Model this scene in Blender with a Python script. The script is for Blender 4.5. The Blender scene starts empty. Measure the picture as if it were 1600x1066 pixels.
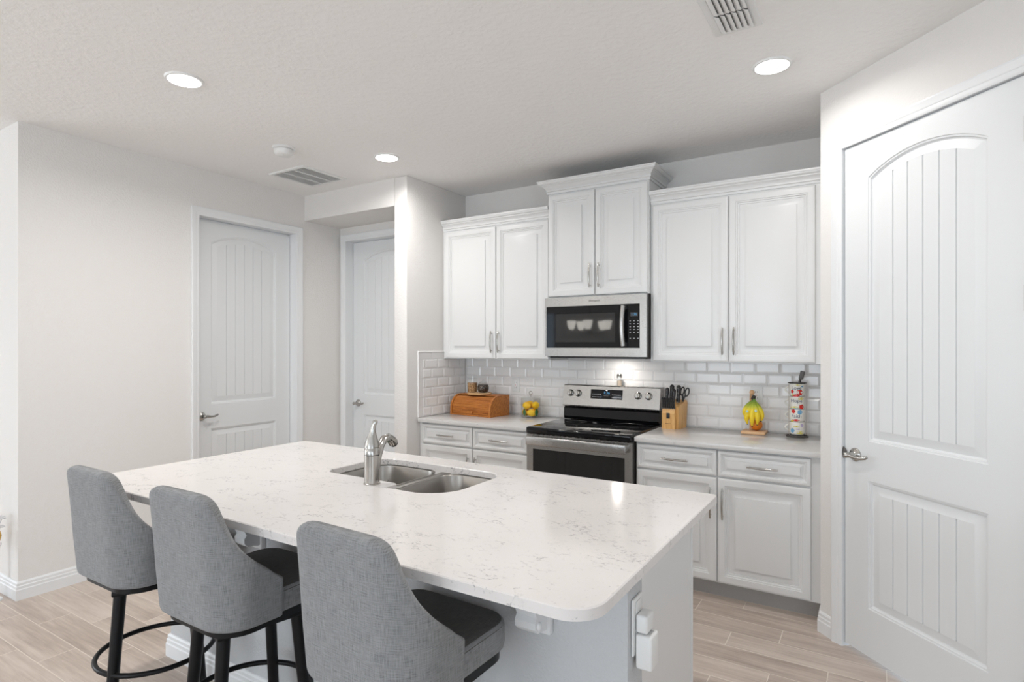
import bpy, bmesh, math, random
from mathutils import Matrix, Vector
random.seed(7)
S = bpy.context.scene
COL = S.collection
R = math.radians

# ------------------------------------------------------------------ camera
cd = bpy.data.cameras.new('camera'); cam = bpy.data.objects.new('camera', cd); COL.objects.link(cam)
YAW = 0.5561
cam.location = (0, 0, 1.4808); cam.rotation_euler = (math.pi/2, 0, YAW)
cd.sensor_fit = 'HORIZONTAL'; cd.sensor_width = 36
cd.lens = 906.54*36/1600; cd.shift_y = (539.93-533)/1600; cd.clip_start = .05
S.camera = cam

# ------------------------------------------------------------------ world, exposure, daylight
S.view_settings.view_transform = 'Standard'; S.view_settings.look = 'None'
S.view_settings.exposure = 0.05; S.view_settings.gamma = 1; S.view_settings.use_curve_mapping = False
W = bpy.data.worlds.new('sky'); S.world = W; W.use_nodes = True
bg = W.node_tree.nodes['Background']; bg.inputs[0].default_value = (.68, .84, 1, 1); bg.inputs[1].default_value = 2.2

def area(name, loc, rot, sx, sy, watts, color=(1, 1, 1), spread=180, shape='RECTANGLE'):
    l = bpy.data.lights.new(name, 'AREA'); l.shape = shape; l.size = sx; l.size_y = sy
    l.energy = watts; l.color = color; l.spread = R(spread)
    o = bpy.data.objects.new(name, l); COL.objects.link(o); o.location = loc; o.rotation_euler = rot
    return o
# daylight just outside the glass doors of the living room behind the camera
DAY = (.945, .965, 1)
area('daylight_patio', (-2.1, -5.13, 1.25), (R(90), 0, 0), 3.0, 2.3, 88, DAY)
area('daylight_window', (.9, -5.13, 1.45), (R(90), 0, 0), 1.8, 1.6, 10, DAY)
area('daylight_dining', (-8.63, -1.9, 1.3), (R(90), 0, R(-90)), 2.4, 2.1, 105, DAY)
area('side_fill', (3.13, -2.7, 1.3), (R(90), 0, R(90)), 3.0, 2.2, 38, DAY)  # added fill lamp at the right wall, brightens the left wall

# ------------------------------------------------------------------ key dimensions (metres, from the photograph's perspective)
XL, YL0, YS, XC, YB, zS, YA = -4.22, 1.349, 3.352, -3.033, 4.107, 2.569, 3.754
XCL, YC, XP, YPc, H = -3.162, 3.46, -.229, 3.398, 2.786
IXL, IXR, IY0, IY1, ZC = -2.872, -.501, 1.1205, 2.2832, .914
RX, RY, RYB, LXB = 3.0, 2.05, -5.0, -8.5

# ------------------------------------------------------------------ mesh builder
class MB:
    def __init__(s):
        s.v = []; s.f = []; s.m = []; s.uv = {}; s.M = Matrix.Identity(4); s.mi = 0
    def frame(s, o, ux, uy, uz):
        ux, uy, uz = Vector(ux).normalized(), Vector(uy).normalized(), Vector(uz).normalized()
        s.M = Matrix(((ux.x, uy.x, uz.x, o[0]), (ux.y, uy.y, uz.y, o[1]), (ux.z, uy.z, uz.z, o[2]), (0, 0, 0, 1)))
        return s
    def at(s, x=0, y=0, z=0, rx=0, ry=0, rz=0):
        s.M = Matrix.Translation((x, y, z)) @ Matrix.Rotation(rz, 4, 'Z') @ Matrix.Rotation(ry, 4, 'Y') @ Matrix.Rotation(rx, 4, 'X')
        return s
    def V(s, *ps):
        n = len(s.v)
        for p in ps: s.v.append(s.M @ Vector(p))
        return n
    def F(s, *idx, uv=None):
        if uv: s.uv[len(s.f)] = uv
        s.f.append(tuple(idx)); s.m.append(s.mi)
    def poly(s, pts):
        n = s.V(*pts); s.F(*range(n, n+len(pts)))
    def box(s, x0, x1, y0, y1, z0, z1, bev=0, seg=2):
        if x0 > x1: x0, x1 = x1, x0
        if y0 > y1: y0, y1 = y1, y0
        if z0 > z1: z0, z1 = z1, z0
        if bev <= 0:
            n = s.V((x0,y0,z0),(x1,y0,z0),(x1,y1,z0),(x0,y1,z0),(x0,y0,z1),(x1,y0,z1),(x1,y1,z1),(x0,y1,z1))
            for q in ((0,3,2,1),(4,5,6,7),(0,1,5,4),(1,2,6,5),(2,3,7,6),(3,0,4,7)): s.F(*[n+k for k in q])
            return s
        b = bmesh.new(); bmesh.ops.create_cube(b, size=1)
        for q in b.verts: q.co = Vector(((x0+x1)/2+q.co.x*(x1-x0), (y0+y1)/2+q.co.y*(y1-y0), (z0+z1)/2+q.co.z*(z1-z0)))
        bmesh.ops.bevel(b, geom=b.edges[:], offset=bev, segments=seg, profile=.5, affect='EDGES', clamp_overlap=True)
        return s.add_bm(b)
    def add_bm(s, b):
        b.verts.ensure_lookup_table(); b.verts.index_update()
        n = s.V(*[q.co for q in b.verts])
        for f in b.faces: s.F(*[n+q.index for q in f.verts])
        b.free(); return s
    def lathe(s, prof, seg=24, x=0, y=0, z=0, caps=True):
        rings = []
        for r, h in prof:
            rings.append(s.V(*[(x+r*math.cos(2*math.pi*k/seg), y+r*math.sin(2*math.pi*k/seg), z+h) for k in range(seg)]))
        for a, b in zip(rings, rings[1:]):
            for k in range(seg):
                k2 = (k+1) % seg; s.F(a+k, a+k2, b+k2, b+k)
        if caps:
            s.F(*[rings[0]+k for k in reversed(range(seg))]); s.F(*[rings[-1]+k for k in range(seg)])
        return s
    def tube(s, pts, r, seg=10, closed=False, flat=1.0, up=None):
        pts = [Vector(p) for p in pts]; n = len(pts)
        rs = r if isinstance(r, (list, tuple)) else [r]*n
        T = []
        for i in range(n):
            a = pts[i-1] if (i > 0 or closed) else pts[0]; b = pts[(i+1) % n] if (i < n-1 or closed) else pts[-1]
            T.append((b-a).normalized())
        u = Vector(up) if up else (Vector((0,0,1)) if abs(T[0].z) < .9 else Vector((1,0,0)))
        rings = []
        for i in range(n):
            u = (u - T[i]*u.dot(T[i])).normalized(); w = T[i].cross(u)
            rings.append(s.V(*[pts[i]+(u*math.cos(2*math.pi*k/seg)*flat+w*math.sin(2*math.pi*k/seg))*rs[i] for k in range(seg)]))
        for i in range(n if closed else n-1):
            a, b = rings[i], rings[(i+1) % n]
            for k in range(seg):
                k2 = (k+1) % seg; s.F(a+k, b+k, b+k2, a+k2)
        if not closed:
            s.F(*[rings[0]+k for k in range(seg)]); s.F(*[rings[-1]+k for k in reversed(range(seg))])
        return s
    def prism(s, out, z0, z1, cap=True):
        n = len(out); a = s.V(*[(p[0], p[1], z0) for p in out]); b = s.V(*[(p[0], p[1], z1) for p in out])
        for k in range(n): s.F(a+k, a+(k+1) % n, b+(k+1) % n, b+k)
        if cap: s.F(*[a+k for k in reversed(range(n))]); s.F(*[b+k for k in range(n)])
        return s
    def ball(s, c, r, seg=16, rings=10):
        r = r if isinstance(r, (tuple, list)) else (r, r, r)
        c = Vector(c); rr = []
        top = s.V((c.x, c.y, c.z+r[2])); bot = s.V((c.x, c.y, c.z-r[2]))
        for i in range(1, rings):
            t = math.pi*i/rings
            rr.append(s.V(*[(c.x+r[0]*math.sin(t)*math.cos(2*math.pi*k/seg), c.y+r[1]*math.sin(t)*math.sin(2*math.pi*k/seg), c.z+r[2]*math.cos(t)) for k in range(seg)]))
        for k in range(seg):
            k2 = (k+1) % seg; s.F(top, rr[0]+k, rr[0]+k2); s.F(bot, rr[-1]+k2, rr[-1]+k)
            for a, b in zip(rr, rr[1:]): s.F(a+k, b+k, b+k2, a+k2)
        return s
    def sweep(s, path, prof, closed=False, third='z'):
        """profile (offset, height) along a 2-D path; offset goes to the right of travel; third axis carries height"""
        n = len(path); P = [Vector(p) for p in path]; sec = []
        for i in range(n):
            d0 = (P[i]-P[i-1]).normalized() if (i > 0 or closed) else None
            d1 = (P[(i+1) % n]-P[i]).normalized() if (i < n-1 or closed) else None
            d0 = d0 or d1; d1 = d1 or d0
            n0 = Vector((d0.y, -d0.x)); n1 = Vector((d1.y, -d1.x)); m = (n0+n1)
            m = m.normalized() if m.length > 1e-6 else n0
            m = m/max(.2, m.dot(n0))
            ring = []
            for o, h in prof:
                q = P[i]+m*o
                ring.append((q.x, q.y, h) if third == 'z' else (q.x, h, q.y))
            sec.append(s.V(*ring))
        k = len(prof)
        for i in range(n if closed else n-1):
            a, b = sec[i], sec[(i+1) % n]
            for j in range(k): s.F(a+j, b+j, b+(j+1) % k, a+(j+1) % k)
        if not closed:
            s.F(*[sec[0]+j for j in range(k)]); s.F(*[sec[-1]+j for j in reversed(range(k))])
        return s
    def panel(s, w, h, t, rings, x=0, z=0):
        """door/drawer front in local x,z with its front at y=0 facing -y... rings of (inset, depth)"""
        R_ = [s.V((x+i, d, z+i), (x+w-i, d, z+i), (x+w-i, d, z+h-i), (x+i, d, z+h-i)) for i, d in rings]
        bk = s.V((x, t, z), (x+w, t, z), (x+w, t, z+h), (x, t, z+h))
        seq = [bk]+R_
        for a, b in zip(seq, seq[1:]):
            for k in range(4): s.F(a+k, a+(k+1) % 4, b+(k+1) % 4, b+k)
        s.F(*[seq[-1]+k for k in range(4)]); s.F(bk+3, bk+2, bk+1, bk)
        return s
    def build(s, name, mat, parent=None, sm=35, world=False, recalc=True):
        me = bpy.data.meshes.new(name)
        vs = s.v
        if world and parent is not None:
            q = parent
            while q.parent: q = q.parent
            inv = (Matrix.Translation(q.location) @ q.rotation_euler.to_matrix().to_4x4()).inverted()
            vs = [inv @ v for v in vs]
        me.from_pydata([tuple(v) for v in vs], [], s.f)
        mats = mat if isinstance(mat, (list, tuple)) else [mat]
        for m_ in mats: me.materials.append(m_)
        if len(mats) > 1: me.polygons.foreach_set('material_index', s.m)
        if s.uv:
            uvl = me.uv_layers.new(name='uv')
            for p in me.polygons:
                u = s.uv.get(p.index)
                if u:
                    for k, li in enumerate(p.loop_indices): uvl.data[li].uv = u[k]
        if recalc:
            b = bmesh.new(); b.from_mesh(me); bmesh.ops.recalc_face_normals(b, faces=b.faces[:]); b.to_mesh(me); b.free()
        if sm:
            me.polygons.foreach_set('use_smooth', [True]*len(me.polygons)); me.set_sharp_from_angle(angle=R(sm))
        o = bpy.data.objects.new(name, me); COL.objects.link(o)
        if parent is not None: o.parent = parent
        return o

def tag(o, label=None, cat=None, group=None, kind=None):
    if label: o['label'] = label
    if cat: o['category'] = cat
    if group: o['group'] = group
    if kind: o['kind'] = kind
    return o
def thing(name, loc, label, cat, group=None, rz=0):
    o = bpy.data.objects.new(name, None); COL.objects.link(o); o.empty_display_size = .05
    o.location = loc; o.rotation_euler = (0, 0, rz)
    return tag(o, label, cat, group)
def kids(o): return [c for c in COL.objects if c.parent == o]
def dup(root, loc, rz=None, label=None):
    r = root.copy(); COL.objects.link(r); r.location = loc
    if rz is not None: r.rotation_euler = (0, 0, rz)
    if label: r['label'] = label
    for ch in kids(root):
        c = ch.copy(); COL.objects.link(c); c.parent = r
        for g in kids(ch):
            d = g.copy(); COL.objects.link(d); d.parent = c
    return r
def struct(o): o['kind'] = 'structure'; return o

def text_mb(mb, body, size, put, sx=1.0):
    """lay out lettering; put(x, y) -> local point"""
    c = bpy.data.curves.new('lettering', 'FONT'); c.body = body; c.size = size; c.align_x = 'CENTER'; c.align_y = 'CENTER'
    c.resolution_u = 3
    o = bpy.data.objects.new('lettering', c); COL.objects.link(o)
    dg = bpy.context.evaluated_depsgraph_get(); me = o.evaluated_get(dg).to_mesh()
    n = len(mb.v)
    for v in me.vertices: mb.v.append(mb.M @ Vector(put(v.co.x*sx, v.co.y)))
    for p in me.polygons: mb.F(*[n+k for k in p.vertices])
    o.evaluated_get(dg).to_mesh_clear(); bpy.data.objects.remove(o); bpy.data.curves.remove(c)

# ------------------------------------------------------------------ materials
def mat(name, col=(.8,.8,.8), rough=.5, metal=0, spec=.5, **kw):
    m = bpy.data.materials.new(name); m.use_nodes = True
    b = m.node_tree.nodes['Principled BSDF']
    b.inputs['Base Color'].default_value = (*col, 1); b.inputs['Roughness'].default_value = rough
    b.inputs['Metallic'].default_value = metal; b.inputs['Specular IOR Level'].default_value = spec
    for k, v in kw.items(): b.inputs[k.replace('_', ' ')].default_value = v
    return m
class G:
    """tiny node-graph helper"""
    def __init__(s, m): s.t = m.node_tree; s.b = s.t.nodes['Principled BSDF']
    def n(s, typ, ins=None, **at):
        q = s.t.nodes.new(typ)
        for k, v in at.items(): setattr(q, k, v)
        for k, v in (ins or {}).items():
            if hasattr(v, 'is_output'): s.t.links.new(v, q.inputs[k])
            else: q.inputs[k].default_value = v
        return q
    def math(s, op, a, b=0, c=0):
        return s.n('ShaderNodeMath', {0: a, 1: b, 2: c}, operation=op).outputs[0]
    def obj(s): return s.n('ShaderNodeTexCoord').outputs['Object']
    def pos(s): return s.n('ShaderNodeNewGeometry').outputs['Position']
    def uv(s): return s.n('ShaderNodeTexCoord').outputs['UV']
    def noise(s, vec, scale, detail=2, rough=.5, sc=None, loc=None):
        if sc or loc: vec = s.n('ShaderNodeMapping', {'Vector': vec, 'Scale': sc or (1,1,1), 'Location': loc or (0,0,0)}).outputs[0]
        return s.n('ShaderNodeTexNoise', {'Vector': vec, 'Scale': scale, 'Detail': detail, 'Roughness': rough}).outputs['Fac']
    def ramp(s, fac, stops, interp='LINEAR'):
        q = s.n('ShaderNodeValToRGB', {'Fac': fac}); e = q.color_ramp.elements; q.color_ramp.interpolation = interp
        while len(e) < len(stops): e.new(.5)
        for k, (p, c) in enumerate(stops):
            e[k].position = p; e[k].color = (*c, 1) if isinstance(c, (tuple, list)) else (c, c, c, 1)
        return q.outputs['Color']
    def mix(s, f, a, b, blend='MIX'):
        q = s.n('ShaderNodeMix', data_type='RGBA', blend_type=blend)
        for i, v in ((0, f), (6, a), (7, b)):
            if hasattr(v, 'is_output'): s.t.links.new(v, q.inputs[i])
            else: q.inputs[i].default_value = v if i == 0 else ((*v, 1) if len(v) == 3 else v)
        return q.outputs[2]
    def bump(s, h, strength, dist=.01):
        q = s.n('ShaderNodeBump', {'Height': h, 'Strength': strength, 'Distance': dist}); s.t.links.new(q.outputs[0], s.b.inputs['Normal'])
    def set(s, name, v): s.t.links.new(v, s.b.inputs[name])

M = {}
def wallpaint(name, col, scale, st):
    m = mat(name, col, .75, spec=.3); g = G(m); p = g.pos()
    g.bump(g.ramp(g.noise(p, scale, 3, .55), [(.42, 0), (.62, 1)]), st, .004); return m
M['wall'] = wallpaint('greige_wall_paint', (.80, .775, .75), 95, .22)
M['ceil'] = wallpaint('knockdown_ceiling', (.90, .885, .87), 34, .24)
M['trim'] = mat('white_trim_paint', (.80, .805, .81), .38)
M['cab'] = mat('white_cabinet_lacquer', (.755, .755, .75), .32)
M['door'] = mat('white_door_paint', (.76, .77, .775), .42)
g = G(M['door']); g.bump(g.noise(g.obj(), 260, 2, .5, sc=(1, 1, .06)), .06, .002)
M['white'] = mat('white_plastic', (.82, .82, .81), .35)
M['vent'] = mat('white_enamel', (.80, .80, .79), .45)
M['ventback'] = mat('dim_vent_inside', (.22, .22, .22), .7)
M['dark'] = mat('dark_gap', (.03, .03, .03), .6)
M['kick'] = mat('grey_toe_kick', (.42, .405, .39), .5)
M['kick2'] = mat('dark_grey_print', (.03, .03, .03), .3)
M['chrome'] = mat('brushed_nickel', (.47, .455, .43), .22, 1)
M['steel'] = mat('stainless_steel', (.44, .43, .415), .27, 1)
g = G(M['steel']); nz = g.noise(g.pos(), 60, 2, .5, sc=(1, 1, 30)); g.set('Roughness', g.math('MULTIPLY_ADD', nz, .14, .2))
M['sinksteel'] = mat('satin_sink_steel', (.40, .38, .355), .28, 1)
M['blackglass'] = mat('black_glass', (.006, .006, .007), .04, spec=.32)
M['ovenglass'] = mat('oven_window_glass', (.012, .012, .012), .07, spec=.5)
M['black'] = mat('black_metal', (.008, .008, .009), .35, spec=.22)
M['blackpl'] = mat('black_plastic', (.018, .017, .017), .3)
M['tile'] = mat('white_bevelled_tile', (.86, .845, .835), .13)
M['grout'] = mat('white_grout', (.78, .77, .76), .7)
M['glow'] = mat('lamp_diffuser', (1, 1, 1), .5, Emission_Color=(1, .98, .95, 1), Emission_Strength=16)
M['shade'] = mat('frosted_shade', (1, 1, 1), .5, Emission_Color=(1, .95, .87, 1), Emission_Strength=9)
M['blue'] = mat('blue_display', (.01, .03, .05), .2, Emission_Color=(.10, .42, .75, 1), Emission_Strength=.7)
M['legend'] = mat('grey_legend', (.55, .55, .55), .5)
M['red'] = mat('red_mark', (.6, .05, .03), .5)

def quartz(name, base, sp):
    m = mat(name, base, .13); g = G(m); p = g.pos()
    a = g.noise(p, 6.5, 5, .62, loc=(3.1, 0, 0)); b = g.noise(p, 10, 6, .64, sc=(.75, 1.25, 1), loc=(0, 7.7, 0)); d = g.noise(p, 70, 4, .6)
    w1 = g.ramp(g.math('ABSOLUTE', g.math('SUBTRACT', b, .5)), [(0, 1), (.016, 0)])
    k = g.ramp(a, [(.46, 0), (.58, 1)]); vein = g.math('MULTIPLY', w1, g.math('MULTIPLY', k, g.ramp(d, [(.40, 0), (.58, 1)])))
    fl = g.math('MULTIPLY', g.ramp(d, [(.63, 0), (.70, 1)]), .35)
    cl = g.ramp(g.noise(p, 3.0, 3, .5), [(.3, tuple(c*.955 for c in base)), (.7, base)])
    g.set('Base Color', g.mix(g.math('MINIMUM', g.math('ADD', g.math('MULTIPLY', vein, .92), fl), 1.0), cl, sp)); return m
M['quartz'] = quartz('white_quartz', (.80, .765, .745), (.30, .285, .285))
M['quartz2'] = quartz('pale_grey_quartz', (.68, .665, .65), (.5, .48, .47))

def fabric(name, lo, hi):
    m = mat(name, hi, .9, spec=.2); g = G(m); u = g.uv()
    a = g.noise(u, 1, 3, .6, sc=(520, 26, 1)); b = g.noise(u, 1, 3, .6, sc=(26, 520, 1)); d = g.noise(u, 600, 2, .6)
    s_ = g.math('ADD', g.math('ADD', g.math('MULTIPLY', a, .42), g.math('MULTIPLY', b, .42)), g.math('MULTIPLY', d, .16))
    g.set('Base Color', g.ramp(s_, [(.36, lo), (.50, tuple((x+y*2)/3 for x, y in zip(lo, hi))), (.62, hi)])); g.bump(s_, .35, .002)
    m.node_tree.nodes['Principled BSDF'].inputs['Sheen Weight'].default_value = .15
    return m
M['tweed'] = fabric('grey_tweed', (.125, .127, .131), (.325, .328, .333))
M['seat'] = fabric('dark_seat_weave', (.05, .048, .046), (.125, .12, .116))  # darker weave colour for the seat top and piping

def wood(name, c0, c1, c2, sc=(3, 30, 30), rough=.4, scale=1.0):
    m = mat(name, c1, rough); g = G(m); p = g.obj()
    n1 = g.noise(p, scale, 5, .6, sc=sc); n2 = g.noise(p, scale*4, 4, .6, sc=sc)
    f = g.math('ADD', g.math('MULTIPLY', n1, .7), g.math('MULTIPLY', n2, .3))
    g.set('Base Color', g.ramp(f, [(.33, c0), (.5, c1), (.66, c2)])); return m
M['bread'] = wood('orange_bamboo', (.27, .082, .014), (.45, .155, .029), (.57, .225, .05), (4, 60, 60))
M['board'] = wood('light_bamboo', (.55, .30, .12), (.66, .40, .18), (.72, .47, .24), (4, 50, 50))
M['block'] = wood('maple_block', (.52, .27, .085), (.66, .37, .13), (.74, .45, .18), (40, 40, 4))
M['stand'] = wood('pale_orange_wood', (.62, .34, .16), (.70, .42, .22), (.75, .48, .27), (5, 50, 50))

def floor_mat():
    m = mat('wood_look_plank_tile', (.4, .33, .28), .3); g = G(m); p = g.pos()
    sx = g.n('ShaderNodeSeparateXYZ', {0: p}); X, Y = sx.outputs[0], sx.outputs[1]
    PW, PL = .1551, .673
    r = g.math('DIVIDE', g.math('SUBTRACT', Y, 3.301), PW); row = g.math('FLOOR', r); fy = g.math('SUBTRACT', r, row)
    t = g.math('DIVIDE', g.math('SUBTRACT', g.math('ADD', X, .171), g.math('MULTIPLY', row, PL/3)), PL)
    cx_ = g.math('FLOOR', t); fx = g.math('SUBTRACT', t, cx_)
    ex = g.math('MULTIPLY', g.math('MINIMUM', fx, g.math('SUBTRACT', 1, fx)), PL)
    ey = g.math('MULTIPLY', g.math('MINIMUM', fy, g.math('SUBTRACT', 1, fy)), PW)
    e = g.math('MINIMUM', ex, ey); gr = g.math('LESS_THAN', e, .0019)
    idv = g.n('ShaderNodeCombineXYZ', {0: cx_, 1: row, 2: 0}).outputs[0]
    wn = g.n('ShaderNodeTexWhiteNoise', {'Vector': idv}); rnd = wn.outputs['Value']; rv = wn.outputs['Color']
    sh = g.n('ShaderNodeVectorMath', {0: p, 1: g.n('ShaderNodeVectorMath', {0: rv, 3: 9.0}, operation='SCALE').outputs[0]}, operation='ADD').outputs[0]
    n1 = g.noise(sh, 1, 6, .66, sc=(1.6, 17, 1)); n2 = g.noise(sh, 1, 5, .7, sc=(4, 85, 1)); n3 = g.noise(sh, 2.2, 3, .5)
    f = g.math('ADD', g.math('ADD', g.math('MULTIPLY', n1, .46), g.math('MULTIPLY', n2, .30)), g.math('MULTIPLY', n3, .24))
    f = g.math('ADD', f, g.math('MULTIPLY', g.math('SUBTRACT', rnd, .5), .09))
    c = g.ramp(f, [(.33, (.35, .275, .228)), (.48, (.515, .424, .362)), (.56, (.60, .507, .44)), (.68, (.675, .587, .515))])
    g.set('Base Color', g.mix(gr, c, (.74, .67, .59)))
    g.set('Roughness', g.math('MULTIPLY_ADD', gr, .4, .33))
    g.bump(g.math('SUBTRACT', g.math('MULTIPLY', f, .4), gr), .25, .002); return m
M['floor'] = floor_mat()

def clear(name, tint=(1, 1, 1), gl=.05):
    m = bpy.data.materials.new(name); m.use_nodes = True; t = m.node_tree; t.nodes.clear()
    o = t.nodes.new('ShaderNodeOutputMaterial'); mx = t.nodes.new('ShaderNodeMixShader'); tr = t.nodes.new('ShaderNodeBsdfTransparent'); gs = t.nodes.new('ShaderNodeBsdfGlossy'); fr = t.nodes.new('ShaderNodeLayerWeight')
    tr.inputs[0].default_value = (*tint, 1); gs.inputs['Roughness'].default_value = .03; fr.inputs[0].default_value = .5
    pw = t.nodes.new('ShaderNodeMath'); pw.operation = 'POWER'; pw.inputs[1].default_value = 4.0; t.links.new(fr.outputs['Facing'], pw.inputs[0])
    ma = t.nodes.new('ShaderNodeMath'); ma.operation = 'MULTIPLY_ADD'; ma.inputs[1].default_value = .5; ma.inputs[2].default_value = .02; t.links.new(pw.outputs[0], ma.inputs[0]); t.links.new(ma.outputs[0], mx.inputs[0])
    t.links.new(tr.outputs[0], mx.inputs[1]); t.links.new(gs.outputs[0], mx.inputs[2]); t.links.new(mx.outputs[0], o.inputs[0]); return m
M['glass'] = clear('clear_glass', (.965, .975, .972)); M['pane'] = clear('window_glass', (.97, .98, .98))
M['lemon'] = mat('lemon_peel', (.88, .60, .025), .45)
g = G(M['lemon']); g.bump(g.noise(g.obj(), 220, 2), .25, .002); g.set('Base Color', g.ramp(g.noise(g.obj(), 14, 2), [(.35, (.95, .47, .004)), (.65, (.98, .60, .01))]))
M['leaf'] = mat('green_leaf', (.035, .15, .045), .45)
M['orange'] = mat('orange_peel', (.80, .24, .015), .45); g = G(M['orange']); g.bump(g.noise(g.obj(), 300, 2), .3, .002)
M['banana'] = mat('banana_peel', (.85, .62, .03), .45); g = G(M['banana'])
hz = g.n('ShaderNodeSeparateXYZ', {0: g.obj()}).outputs[2]
g.set('Base Color', g.ramp(g.math('MULTIPLY_ADD', g.math('ADD', hz, .175), 6.0, g.math('MULTIPLY', g.noise(g.obj(), 25, 2), .12)), [(.30, (.86, .60, .02)), (.62, (.80, .62, .03)), (.80, (.38, .45, .03)), (1, (.12, .24, .03))]))
M['tip'] = mat('banana_tip', (.03, .022, .015), .6)
M['brownfill'] = mat('brown_grains', (.34, .18, .075), .9); g = G(M['brownfill']); g.set('Base Color', g.ramp(g.noise(g.obj(), 90, 3), [(.4, (.22, .11, .04)), (.6, (.50, .30, .15))]))
M['coffee'] = mat('dark_beans', (.03, .02, .013), .5); g = G(M['coffee']); g.set('Base Color', g.ramp(g.noise(g.obj(), 110, 2), [(.5, (.022, .014, .009)), (.68, (.19, .14, .10))]))
M['gold'] = mat('gold_vase', (.72, .45, .09), .25, .9)
M['silverflower'] = mat('silver_white_petals', (.72, .72, .73), .45)
M['sponge'] = mat('green_sponge', (.02, .30, .13), .9)
M['greywood'] = mat('grey_bottle_stopper', (.13, .12, .115), .5)
M['darkiron'] = mat('dark_iron', (.09, .085, .08), .4, .6)
M['bronze'] = mat('pale_bronze_wire', (.52, .45, .38), .45)
M['ceramic'] = mat('cream_ceramic', (.82, .80, .74), .15)
M['petalred'] = mat('red_flower_print', (.62, .025, .02), .2)
M['petalblue'] = mat('blue_flower_print', (.16, .38, .60), .2)
M['ink'] = mat('dark_blue_lettering', (.035, .05, .13), .3)
M['petalyellow'] = mat('yellow_green_print', (.66, .58, .14), .2)
M['lilac'] = mat('lilac_print', (.50, .42, .62), .2)
M['salt'] = mat('pepper_fill', (.55, .45, .36), .8)
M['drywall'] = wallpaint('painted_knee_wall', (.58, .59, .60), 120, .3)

# ------------------------------------------------------------------ room shell
def slab(name, pts, z0, z1, m):
    mb = MB(); mb.prism(pts, z0, z1); return struct(mb.build(name, m, sm=0))
q2 = math.sqrt(.5)
PX2 = XP+1.42; PY2 = YPc-1.42                      # far end of the 45 degree pantry wall
slab('floor', [(LXB-.15, RYB-.15), (RX+.15, RYB-.15), (RX+.15, YB+.6), (LXB-.15, YB+.6)], -.12, 0, M['floor'])
slab('ceiling', [(LXB-.15, RYB-.15), (RX+.15, RYB-.15), (RX+.15, YB+.6), (LXB-.15, YB+.6)], H, H+.1, M['ceil'])
# hall wall on the left with a door opening
D1a, D1b, DT = 2.414, 3.264, 2.442
mb = MB(); T = .12
mb.box(XL-T, XL, YL0, D1a-.02, 0, H); mb.box(XL-T, XL, D1b+.02, YA+T, 0, H); mb.box(XL-T, XL, D1a-.02, D1b+.02, DT+.02, H)
struct(mb.build('wall_left', M['wall'], sm=0))
mb = MB(); mb.box(LXB, XL-T-.0005, YL0, YL0+T, 0, H); struct(mb.build('wall_dining', M['wall'], sm=0))
# alcove back wall with door 2
D2a, D2b = -4.138, -3.245
mb = MB()
mb.box(XL, D2a-.02, YA, YA+T, 0, H); mb.box(D2b+.02, XCL, YA, YA+T, 0, H); mb.box(D2a-.02, D2b+.02, YA, YA+T, DT+.02, H)
struct(mb.build('wall_alcove', M['wall'], sm=0))
# header over the alcove and the wall end beside the cabinets
mb = MB(); mb.box(XL, XCL, YS, YA, zS, H); struct(mb.build('trim_header', M['wall'], sm=0))
mb = MB(); mb.box(XCL, XC, YS, YB+T, 0, H, .006, 2); struct(mb.build('wall_partition', M['wall']))
mb = MB(); mb.box(XC, XP+.3, YB, YB+T, 0, H); struct(mb.build('wall_kitchen', M['wall'], sm=0))
# pantry: short return + 45 degree wall with door opening (frame: x along the wall, y into the pantry)
def pantry(mb): return mb.frame((XP, YPc, 0), (q2, -q2, 0), (q2, q2, 0), (0, 0, 1))
P0, P1 = .150, .985
mb = MB(); mb.box(XP, XP+.1, YPc+.001, YB, 0, H); struct(mb.build('wall_pantry_return', M['wall'], sm=0))
mb = pantry(MB())
L = 1.42/q2
mb.box(0, P0-.02, 0, .12, 0, H); mb.box(P1+.02, L, 0, .12, 0, H); mb.box(P0-.02, P1+.02, 0, .12, DT+.02, H)
struct(mb.build('wall_pantry', M['wall'], sm=0))
mb = MB(); mb.box(PX2, RX, PY2, PY2+T, 0, H); struct(mb.build('wall_side', M['wall'], sm=0))
def wall_open(name, a0, a1, o0, o1, z0, z1, axis, c, t):
    mb = MB()
    def bx(p0, p1, q0, q1):
        if axis == 'x': mb.box(p0, p1, c, c+t, q0, q1)
        else: mb.box(c, c+t, p0, p1, q0, q1)
    e = sorted(o0)
    cur = a0
    for (s0, s1, zz0, zz1) in o0:
        bx(cur, s0, 0, H); cur = s1
        if zz0 > 0: bx(s0, s1, 0, zz0)
        bx(s0, s1, zz1, H)
    bx(cur, a1, 0, H)
    return struct(mb.build(name, M['wall'], sm=0))
wall_open('wall_back', LXB, RX, [(-7.35, -6.5, .5, 2.3), (-3.6, -.6, .06, 2.4), (0, 1.8, .65, 2.25)], None, 0, 0, 'x', RYB-T, T)
wall_open('wall_far_left', RYB, YL0, [(-3.1, -.7, .3, 2.4)], None, 0, 0, 'y', LXB-T, T)
wall_open('wall_right', RYB, PY2+T, [(-4.2, -1.2, .06, 2.4)], None, 0, 0, 'y', RX, T)  # unseen wall; its opening is added for the side fill
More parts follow.
